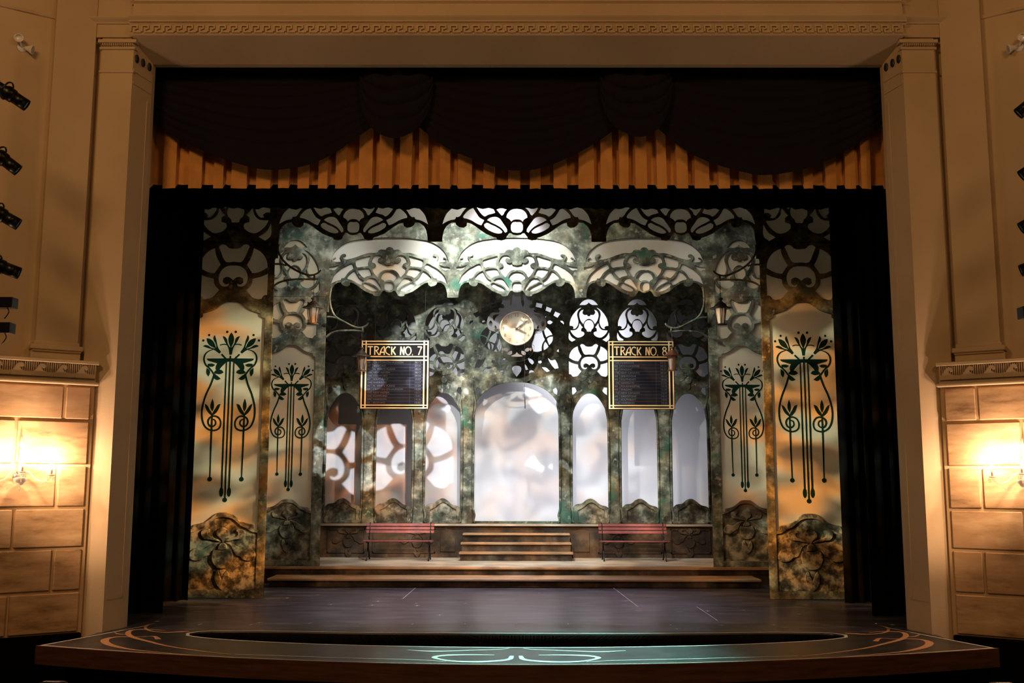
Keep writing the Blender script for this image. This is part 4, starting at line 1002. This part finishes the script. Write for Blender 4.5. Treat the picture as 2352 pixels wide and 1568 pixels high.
# ================================================================ train boards
GL = {'T': [[(0, 1), (.62, 1)], [(.31, 1), (.31, 0)]], 'R': [[(.10, 0), (.10, 1)], [(.02, 1), (.36, .99), (.50, .86), (.46, .66), (.28, .55), (.12, .52)], [(.26, .54), (.40, .28), (.58, 0)]],
      'A': [[(0, 0), (.10, .45), (.26, .82), (.50, 1), (.50, .5), (.50, 0)], [(.08, .32), (.50, .32)]], 'C': [[(.52, .88), (.36, .99), (.16, .92), (.03, .66), (.05, .38), (.20, .16), (.52, 0)]],
      'K': [[(.08, 0), (.08, 1)], [(.50, 1), (.12, .42)], [(.20, .52), (.52, 0)]], 'N': [[(.04, 0), (.08, 1)], [(.08, 1), (.42, 0)], [(.42, 0), (.44, 1)]], 'O': [[(.30, 1), (.08, .84), (.0, .5), (.10, .14), (.32, 0), (.54, .16), (.64, .5), (.54, .86), (.30, 1)]],
      '.': [[(.02, .02), (.08, .02)]], '7': [[(0, .98), (.46, .98)], [(.45, .98), (.30, .55), (.12, 0)]], '8': [[(.25, 1), (.08, .88), (.08, .68), (.25, .55), (.44, .40), (.46, .16), (.25, 0), (.05, .16), (.06, .40), (.25, .55), (.42, .68), (.42, .88), (.25, 1)]]}
YB = 23.3
def board(name, label, c4, title, rows, wire_px):
    """c4: left, top, right, bottom in the photograph"""
    p0, p1 = at(c4[0], c4[1], YB), at(c4[2], c4[3], YB); x0, x1, z1, z0 = p0.x, p1.x, p0.z, p1.z; Wd, H_ = x1-x0, z1-z0
    root = thing(name, label, 'sign', ((x0+x1)/2, YB, z0), group='hanging train boards')
    link('back_board', MB().box(x0, x1, YB, YB+.04, z0, z1, None, .004).mesh(), M['signblack'], root)
    X = lambda f: x0+Wd*f
    Z = lambda f: z1-H_*f
    b = .020
    for a_, c_ in ((.012, 1), (.068, 1), (1-.068-.02, 1), (1-.012-.02, 1)):
        link('frame_bar', MB().box(X(a_), X(a_+b), YB-.012, YB+.001, z0+.008, z1-.008).mesh(), M['signgold'], root)
    for f in (.008, .052, .232, .284, .938, .978):
        link('frame_bar', MB().box(X(.012), X(.988), YB-.010, YB+.001, Z(f+.016), Z(f)).mesh(), M['signgold'], root)
    link('slate_panel', MB().box(X(.092), X(.908), YB-.004, YB+.001, Z(.936), Z(.302)).mesh(), M['signslate'], root)
    # title in tall drawn letters
    widths = {'T': .62, 'R': .58, 'A': .52, 'C': .54, 'K': .54, 'N': .5, 'O': .66, '.': .12, '7': .48, '8': .5, ' ': .30}
    tot = sum(widths[ch]+.10 for ch in title); tw = Wd*.80; hh = H_*.120; kx = tw/tot; x = X(.10); zb_ = Z(.215)
    for ch in title:
        if ch != ' ':
            P = Paint()
            for stp in GL[ch]: P.rib([(x+u*kx, zb_+v*hh) for u, v in stp], [.030, .019, .027] if ch not in '.' else [.032, .032], YB-.004, n=4 if len(stp) > 2 else 1)
            link('letter', P.mesh(), M['signgold'], root)
        x += (widths[ch]+.10)*kx
    n = len(rows); rh = H_*.632/n
    m = MB()
    for i in range(n+1): m.box(X(.092), X(.908), YB-.0052, YB-.0035, Z(.303)-i*rh-.0015, Z(.303)-i*rh+.0015)
    for f in (.175, .72): m.box(X(f)-.0015, X(f)+.0015, YB-.0052, YB-.0035, Z(.935), Z(.303))
    link('ruled_lines', m.mesh(), M['signtext'], root)
    for i, (a_, b_, c_) in enumerate(rows):
        zc_ = Z(.303)-(i+.5)*rh
        for tx, fx, al in ((a_, .100, 'LEFT'), (b_, .190, 'LEFT'), (c_, .79, 'LEFT')):
            me = text_mesh(tx, .058, X(fx), zc_, YB-.0062, al, 1.02, 1, .92 if fx < .15 else 1.08)
            link('board_text', me, M['signtext'], root)
    for px in wire_px:
        q = at(px, c4[1]+2, YB); link('hanging_wire', MB().tube([(q.x, YB+.02, q.z), (q.x, YB+.02, 12.99)], .004, 5).mesh(), M['wire'], root)
    return root
board('train_board', 'black and gold train board headed TRACK NO. 7', (829, 781, 985, 939), 'TRACK NO. 7',
      [('841', 'CROTON-ON-HUDSON', '06:12'), ('847', 'BEDFORD', '07:05'), ('541', 'N. WHITE PLAINS', '08:09'), ('1336', 'NEW HAVEN', '08:17'), ('1340', 'STAMFORD', '09:34'), ('847', 'SOUTHEAST', '10:07'), ('1344', 'HARRISON', '11:17'), ('543', 'N. WHITE PLAINS', '11:59'), ('839', 'CROTON-ON-HUDSON', '12:29'), ('1540', 'NEW HAVEN', '13:11'), ('1342', 'STAMFORD', '13:41'), ('1346', 'HARRISON', '14:16'), ('543', 'BEDFORD', '15:02')], (861, 976))
board('train_board', 'black and gold train board headed TRACK NO. 8, its number behind a lantern', (1395, 782, 1551, 940), 'TRACK NO. 8',
      [('1344', 'HARRISON', '07:21'), ('835', 'POUGHKEEPSIE', '07:51'), ('947', 'WASSAIC', '08:31'), ('1740', 'NEW CANAAN', '09:37'), ('843', 'GREYSTONE', '10:12'), ('845', 'SOUTHEAST', '10:56'), ('1346', 'HARRISON', '11:41'), ('841', 'POUGHKEEPSIE', '12:13'), ('949', 'WASSAIC', '12:50'), ('1742', 'NEW CANAAN', '13:29'), ('845', 'GREYSTONE', '14:11'), ('845', 'SOUTHEAST', '14:42'), ('1346', 'HARRISON', '15:23')], (1405, 1540))

# ================================================================ lanterns and brackets
def bracket(name, label, strokes, org, Y, sd, m_, rad, parent_name):
    root = thing(name, label, 'bracket', (0, 0, 0), group='scrolled lantern brackets')
    c = at(org[0]+strokes[0][0][0]/org[2], org[1]+strokes[0][0][1]/org[2], Y); root.location = (sd*c.x*-1 if sd > 0 else c.x, Y, c.z)
    for i, stp in enumerate(strokes):
        pts = [(x*(-1 if sd > 0 else 1), Y, z) for x, z in tr(stp, org, Y)]
        link('scroll_bar', MB().tube(pts, [rad, rad, rad*.8], 8, sub=5, flat=1.3).mesh(), m_, root)
    return root
BR2 = [[(212, 90), (200, 180), (196, 250), (208, 340), (240, 420), (290, 475), (380, 522), (460, 565), (540, 588), (600, 580), (640, 556), (660, 530)], [(160, 458), (230, 462), (282, 474)], [(148, 702), (200, 662), (260, 637), (340, 625), (480, 622), (588, 632)], [(588, 578), (588, 640)]]
BR1 = [[(942, 395), (935, 440), (950, 490), (1000, 560), (1080, 620), (1180, 665), (1240, 673), (1290, 657), (1322, 628)], [(888, 572), (960, 575), (1012, 586)], [(880, 782), (950, 737), (1050, 714), (1150, 709), (1270, 713)], [(1262, 668), (1262, 720)]]
def lantern(x, y, z_hat_top, z_hook, m_, label, sd, scale=1.0):
    """z_hat_top: finial top; body hangs below"""
    root = thing('hanging_lantern', label, 'lantern', (x, y, z_hat_top-.53*scale), group='hanging station lanterns')
    T = Matrix.Translation((x, y, z_hat_top-.53*scale)) @ Matrix.Diagonal((1.16, 1.16, 1, 1))
    link('hanger_rod', MB().tube([(x, y, z_hat_top-.02), (x, y, z_hook-.04)], .006, 6).mesh(), m_, root)
    link('lantern_cap', MB().lathe([(.001, .53), (.035, .528), (.05, .51), (.028, .49), (.022, .475), (.035, .455), (.065, .43), (.095, .395), (.115, .36), (.175, .335), (.178, .325), (.12, .318), (.10, .315)], 24, T).mesh(), m_, root)
    link('lantern_glass', MB().lathe([(.055, .02), (.085, .315)], 12, T, False, False).mesh(), M['hammered'], root, 'hammered glass')
    m = MB()
    for i in range(6):
        a = i*math.pi/3+.3; m.tube([T @ Vector((.065*math.cos(a), .065*math.sin(a), .015)), T @ Vector((.105*math.cos(a), .105*math.sin(a), .32))], .007*scale, 6)
        link('cage_bar', m.mesh(), m_, root); m = MB()
    link('base_ring', MB().lathe([(.001, 0), (.095, 0), (.10, .012), (.085, .025), (.001, .025)], 24, T).mesh(), m_, root)
    return root
YL2, YL1 = 22.35, 19.45
for s, lb in ((-1, 'left'), (1, 'right')):
    bracket('lantern_bracket', 'grey scrolled arm on the inner edge of the second portal, %s side' % lb, BR2, Z8, YL2, s, M['patina'], .024, None)
    bracket('lantern_bracket', 'dark scrolled arm on the inner edge of the front portal, %s side' % lb, BR1, Z4, YL1, s, M['patina_front'], .020, None)
q = at(830.5, 792, YL2); lantern(q.x, YL2, at(830, 797, YL2).z, at(830, 760, YL2).z, M['pewter'], 'pewter lantern hanging in front of the TRACK NO. 7 board', -1)
lantern(-q.x, YL2, at(1540, 796, YL2).z, at(1540, 758, YL2).z, M['copper'], 'copper lantern hanging in front of the TRACK NO. 8 board', 1)
q = at(720, 700, YL1); zt_ = at(720, 683, YL1).z
lantern(q.x, YL1, zt_, at(720, 642, YL1).z, M['pewter'], 'dark lantern hanging beside the left lily panels', -1)
lantern(-q.x, YL1, zt_, at(720, 642, YL1).z, M['iron'], 'dark lantern hanging beside the right lily panels', 1)

# ================================================================ benches
def bench(cx, label, rz=0):
    yb = 24.25
    root = thing('slatted_bench', label, 'bench', (cx, yb, PZ), rz, group='red slatted benches')
    L = .80; rad_ = 0
    def lk(n_, m, mt_): return link(n_, m.mesh(), mt_, root, local=True)
    for i, z in enumerate((.80, .72, .64)):      # back slats, leaning back
        y = .15+.30*(z-.45)
        lk('back_slat', MB().box(-L, L, -.014, .014, -.034, .034, Matrix.Translation((0, y, z)) @ Matrix.Rotation(R(-16), 4, 'X'), .005), M['redwood'])
    for i in range(5):
        lk('seat_slat', MB().box(-L, L, -.030, .030, -.013, .013, Matrix.Translation((0, -.27+i*.085, .445+(.012 if i == 0 else 0)-.006*i*.5)), .005), M['redwood'])
    for s in (-1, 1):
        x = s*.715
        lk('iron_end', MB().tube([(x, -.29, .43), (x, -.12, .415), (x, .08, .425), (x, .125, .47), (x, .19, .62), (x, .265, .86)], [.017, .015, .012], 8, sub=4), M['iron'])
        lk('leg', MB().tube([(x, .02, .42), (x, -.04, .33), (x, -.14, .22), (x, -.20, .12), (x, -.25, .024), (x, -.30, .02)], [.018, .014, .018], 8, sub=4), M['iron'])
        lk('leg', MB().tube([(x, -.10, .41), (x, .02, .30), (x, .10, .20), (x, .16, .10), (x, .22, .024), (x, .26, .02)], [.018, .014, .018], 8, sub=4), M['iron'])
        m = MB(); m.tube([(x-s*.0, .19, .62), (x, .12, .60), (x, .07, .54), (x, .10, .48), (x, .15, .50), (x, .14, .55), (x, .10, .545)], [.012, .009], 6, sub=4)
        lk('scroll', m, M['iron'])
        lk('crossbar', MB().tube([(x, -.15, .20), (x, .10, .20)], .009, 6), M['iron'])
    return root
bl = bench(at(916, 1240, 24.2).x, 'red slatted bench with black iron ends, left of the stair')
bench(at(1456, 1240, 24.2).x, 'red slatted bench with black iron ends, right of the stair')

# ================================================================ wall sconces
def sconce(px, py, s, label):
    u, z = onwall(px if s < 0 else 2352-px, py, AP, -1)
    Wm = stones['left' if s < 0 else 'right'][0]
    base = Wm @ Vector((u, AP, z))
    root = thing('wall_sconce', label, 'wall lamp', base, group='crystal candle sconces')
    B_ = Wm @ Matrix.Translation((u, AP, z))
    lk = lambda n_, m, mt_, lb=None: link(n_, m.mesh(), mt_, root, lb)
    Ry = B_ @ Matrix.Rotation(R(-90), 4, 'X')
    lk('wall_plate', MB().lathe([(.001, .03), (.04, .028), (.07, .012), (.075, 0)], 20, Ry), M['pewter'])
    lk('crystal_spire', MB().lathe([(.012, 0), (.02, .05), (.035, .12), (.02, .16), (.03, .2), (.014, .3), (.022, .36), (.012, .42), (.03, .47), (.016, .50), (.012, .54), (.001, .60)], 10, B_ @ Matrix.Translation((0, .09, 0))), M['crystal'], 'tall crystal spire')
    lk('crystal_bowl', MB().lathe([(.001, -.10), (.04, -.09), (.08, -.05), (.095, 0), (.07, .01), (.03, .02)], 14, B_ @ Matrix.Translation((0, .17, -.02))), M['crystal'])
    for du, dn, dz in ((-.40, .20, .02), (0, .30, .06), (.40, .20, .02)):
        arm = [(0, .06, .0), (du*.25, .08+dn*.2, .08), (du*.5, .06+dn*.55, -.03), (du*.8, dn*.9, -.07), (du, dn, dz-.02)]
        lk('glass_arm', MB().tube([B_ @ Vector(p) for p in arm], .009, 8, sub=5), M['crystal'])
        lk('drip_pan', MB().lathe([(.001, -.01), (.045, .0), (.055, .018), (.05, .018), (.001, .004)], 14, B_ @ Matrix.Translation((du, dn, dz))), M['crystal'])
        lk('candle_sleeve', MB().lathe([(.001, 0), (.0135, 0), (.0135, .10), (.001, .10)], 10, B_ @ Matrix.Translation((du, dn, dz+.02))), M['candle'], 'brown candle sleeve')
        lk('flame_bulb', MB().lathe([(.001, 0), (.011, .008), (.018, .03), (.014, .055), (.001, .085)], 10, B_ @ Matrix.Translation((du, dn, dz+.12))), M['flame'], 'glowing flame bulb')
        for i in range(6):
            a = i*math.pi/3; q = B_ @ Vector((du+.05*math.cos(a), dn+.05*math.sin(a), dz-.005))
            lk('crystal_drop', MB().lathe([(.001, 0), (.008, -.02), (.006, -.05), (.001, -.075)], 6, Matrix.Translation(q), sm=False), M['crystal'])
        l = bpy.data.lights.new('candle_light', 'POINT'); l.energy = 46; l.color = (1, .64, .44); l.shadow_soft_size = .03
        o = bpy.data.objects.new('candle_light', l); o.location = B_ @ Vector((du, dn+.02, dz+.25)); COL.objects.link(o)
    for sg in (-1, 1):
        for i in range(9):
            t = (i+1)/10; q = B_ @ Vector((sg*(.06+.26*t), .2, -.06-.10*math.sin(math.pi*t)))
            lk('bead', MB().lathe([(.001, -.008), (.008, 0), (.001, .008)], 6, Matrix.Translation(q), sm=False), M['crystal'])
    lk('pendant_drop', MB().lathe([(.001, 0), (.016, -.03), (.001, -.07)], 8, B_ @ Matrix.Translation((0, .17, -.13))), M['crystal'])
sconce(42, 1095, -1, 'crystal candle sconce glowing on the left stone wall')
sconce(2330, 1095, 1, 'crystal candle sconce glowing on the right stone wall')

# ================================================================ emergency lamps high on the side walls
def twin_lamp(px, py, s, label):
    u, z = onwall(px if s < 0 else 2352-px, py, .0, -1)
    Wm = stones['left' if s < 0 else 'right'][0]; B_ = Wm @ Matrix.Translation((u, 0, z))
    root = thing('emergency_light', label, 'lamp', B_ @ Vector((0, 0, 0)), group='twin emergency lamps')
    lk = lambda n_, m, mt_, lb=None: link(n_, m.mesh(), mt_, root, lb)
    lk('mount_plate', MB().lathe([(.001, .03), (.06, .028), (.075, .0)], 20, B_ @ Matrix.Rotation(R(-90), 4, 'X')), M['white_plastic'])
    for du, dz, dirv in ((.06, .09, Vector((.25, 1, .1))), (-.10, -.03, Vector((-1.2, .6, -.35)))):
        c = B_ @ Vector((du, .10, dz)); d = (B_.to_3x3() @ dirv).normalized(); Mq = Matrix.Translation(c) @ d.to_track_quat('Z', 'Y').to_matrix().to_4x4()
        lk('lamp_head', MB().lathe([(.001, -.08), (.022, -.075), (.03, -.05), (.065, .03), (.068, .045), (.062, .045), (.03, .0), (.001, -.01)], 20, Mq), M['white_plastic'])
        lk('lamp_lens', MB().lathe([(.001, .05), (.05, .046), (.062, .038)], 20, Mq, False), M['lampglass'])
        lk('swivel', MB().tube([B_ @ Vector((0, .02, 0)), c], .016, 8), M['white_plastic'])
twin_lamp(50, 110, -1, 'white twin-headed emergency lamp high on the left wall')
twin_lamp(2312, 108, 1, 'white twin-headed emergency lamp high on the right wall')

# ================================================================ box-boom fixtures at the frame edges
def fixture(px, py, Y, ang, label, s=1, sc=1.0, toward=.35):
    """ang: screen angle of the barrel, degrees below horizontal"""
    tip = at(px, py, Y); d = Vector((math.cos(R(ang))*s, toward, -math.sin(R(ang)))).normalized()
    Mq = Matrix.Translation(tip) @ d.to_track_quat('Z', 'Y').to_matrix().to_4x4() @ Matrix.Scale(sc, 4)
    root = thing('stage_spotlight', label, 'stage light', tip-d*.35, group='side stage spotlights')
    lk = lambda n_, m, mt_, lb=None: link(n_, m.mesh(), mt_, root, lb)
    lk('lens_barrel', MB().lathe([(.075, -.005), (.082, 0), (.082, -.20), (.06, -.20), (.07, -.01)], 24, Mq, False), M['fixture'])
    lk('lens', MB().lathe([(.001, -.008), (.05, -.012), (.072, -.02)], 20, Mq, False), M['lens'], 'cyan glass lens')
    lk('gate_body', MB().lathe([(.06, -.18), (.095, -.20), (.10, -.30), (.075, -.34), (.07, -.52), (.05, -.56), (.001, -.57)], 16, Mq), M['fixture'])
    lk('gel_clip', MB().box(.088, .10, -.03, .03, -.29, -.265, Mq), M['white_plastic'], 'pale label clip')
    m = MB(); m.tube([Mq @ Vector(p) for p in ((-.0, .105, -.27), (-.10, .12, -.29), (-.20, .06, -.31), (-.20, -.06, -.31), (-.10, -.12, -.29), (0, -.105, -.27))], .012, 6, sub=3)
    lk('yoke', m, M['fixture'])
YB1 = 13.2
for px, py, an, lb in ((62, 243, 33, 'black spotlight topmost on the left wall boom'), (42, 392, 38, 'black spotlight with a cyan lens, second from the top on the left boom'), (43, 516, 30, 'black spotlight third from the top on the left boom'), (45, 628, 20, 'black spotlight lowest on the left boom')):
    fixture(px, py, YB1, an, lb)
for px, py, an, lb in ((2338, 262, 40, 'black spotlight topmost at the right frame edge'), (2345, 405, 35, 'spotlight with a bright cyan lens at the right frame edge'), (2344, 525, 30, 'black spotlight third from the top at the right frame edge'), (2344, 622, 20, 'black spotlight lowest at the right frame edge')):
    fixture(px, py, YB1, an, lb, -1)
for px, py, s, dz, lb in ((33, 683, -1, .115, 'black dimmer box above another on the left boom'), (27, 741, -1, .115, 'black dimmer box lowest on the left boom'), (2345, 704, 1, .13, 'black dimmer box at the right frame edge')):
    q = at(px, py, YB1); a, b = sorted((q.x, q.x+s*.3))
    root = thing('dimmer_box', lb, 'box', ((a+b)/2, YB1, q.z-dz*1.2))
    link('case', MB().box(a, b, YB1-.05, YB1+.12, q.z-dz*1.2, q.z, None, .006).mesh(), M['fixture'], root)
    link('cable', MB().tube([(q.x+s*.08, YB1, q.z-dz*1.2), (q.x+s*.05, YB1-.02, q.z-.2), (q.x+s*.11, YB1, q.z-.28)], .008, 6, sub=4).mesh(), M['wire'], root)
for s in (-1, 1):
    o = link('boom_pipe', MB().tube([(s*7.4, YB1+.25, -1.2), (s*7.4, YB1+.25, 9)], .03, 10).mesh(), M['fixture']); tag(o, 'black vertical lighting pipe beside the %s wall' % ('left' if s < 0 else 'right'), 'pipe')

# ================================================================ auditorium seats at the lower edge
def seat(px, py, Y, label):
    p = at(px, py, Y)
    root = thing('theatre_seat', label, 'seat', (p.x, Y, -1.2), group='front row theatre seats')
    h = p.z
    def fn(u, v):
        x = -.20+.40*u; e = 1-(2*u-1)**6*.12
        return (p.x+x, Y-.03+.05*(2*u-1)**2, -1.2+.35+(h+1.2-.35)*v*(e if v > .9 else 1))
    me = grid_mesh(fn, 16, 8); bm = bmesh.new(); bm.from_mesh(me); g = bmesh.ops.solidify(bm, geom=bm.faces[:], thickness=.05); bm.to_mesh(me); bm.free()
    link('backrest', me, M['seat'], root)
    link('seat_pan', MB().box(p.x-.18, p.x+.18, Y+.02, Y+.45, -.85, -.78, None, .02).mesh(), M['seat'], root)
    for s in (-1, 1): link('seat_side', MB().box(p.x+s*.20-.012, p.x+s*.20+.012, Y-.02, Y+.4, -1.2, -.6, None, .01).mesh(), M['seat'], root)
YT = 10.4
seat(122, 1564, YT, 'black theatre seat back at the lower left corner, outer one')
seat(226, 1570, YT, 'black theatre seat back at the lower left corner, inner one')
seat(2302, 1567, YT, 'black theatre seat back at the lower right corner')

# unseen cut-out plate added before the backdrop spot to throw rosettes on the cloth
def gobo(loc, tgt, dist, k):
    d = (Vector(tgt)-Vector(loc)).normalized(); c = Vector(loc)+d*dist
    q = d.to_track_quat('Y', 'Z').to_matrix().to_4x4()
    hh = place(rosette, -1.04*k, -.24*k, k)+place(rosette, .25*k, -.18*k, k)
    hh += [shifted(ov_low, -.40*k, .65*k, 1.4*k), shifted(mir(ov_low), -.40*k, .65*k, 1.4*k), shifted(ov_low, 1.23*k, .65*k, 1.4*k)]
    hh += [shifted(ov_cor, .39*k, .66*k, 1.0*k, True)]
    hh += [shifted(p, 3.05*k, .35*k, 1.25*k) for p in (pan_b, pan_c)]+[shifted(p, 2.95*k, -.42*k, .9*k) for p in (pet_a, pan_a)]
    hh += [shifted(ro_dl, 4.6*k, .2*k, k, True)]
    me = flat([(-6*k, -5*k), (9*k, -5*k), (9*k, 5*k), (-6*k, 5*k)], hh, 0, .001, 0, 'holes')
    me.transform(Matrix.Translation(c) @ q)
    fx = thing('rosette_light_mask', 'added cut-out plate on a pole, out of view, shaping the rosette light on the backdrop', 'stage light', loc)
    link('pattern_plate', me, M['plate'], fx)
    link('stand_pole', MB().tube([(loc[0]+.2, loc[1]-.1, -1.2), (loc[0]+.2, loc[1]-.1, loc[2])], .02, 8).mesh(), M['iron'], fx)
gobo((5.0, 1.0, 5.2), (-3.1, 26.1, 2.9), .35, .0207)
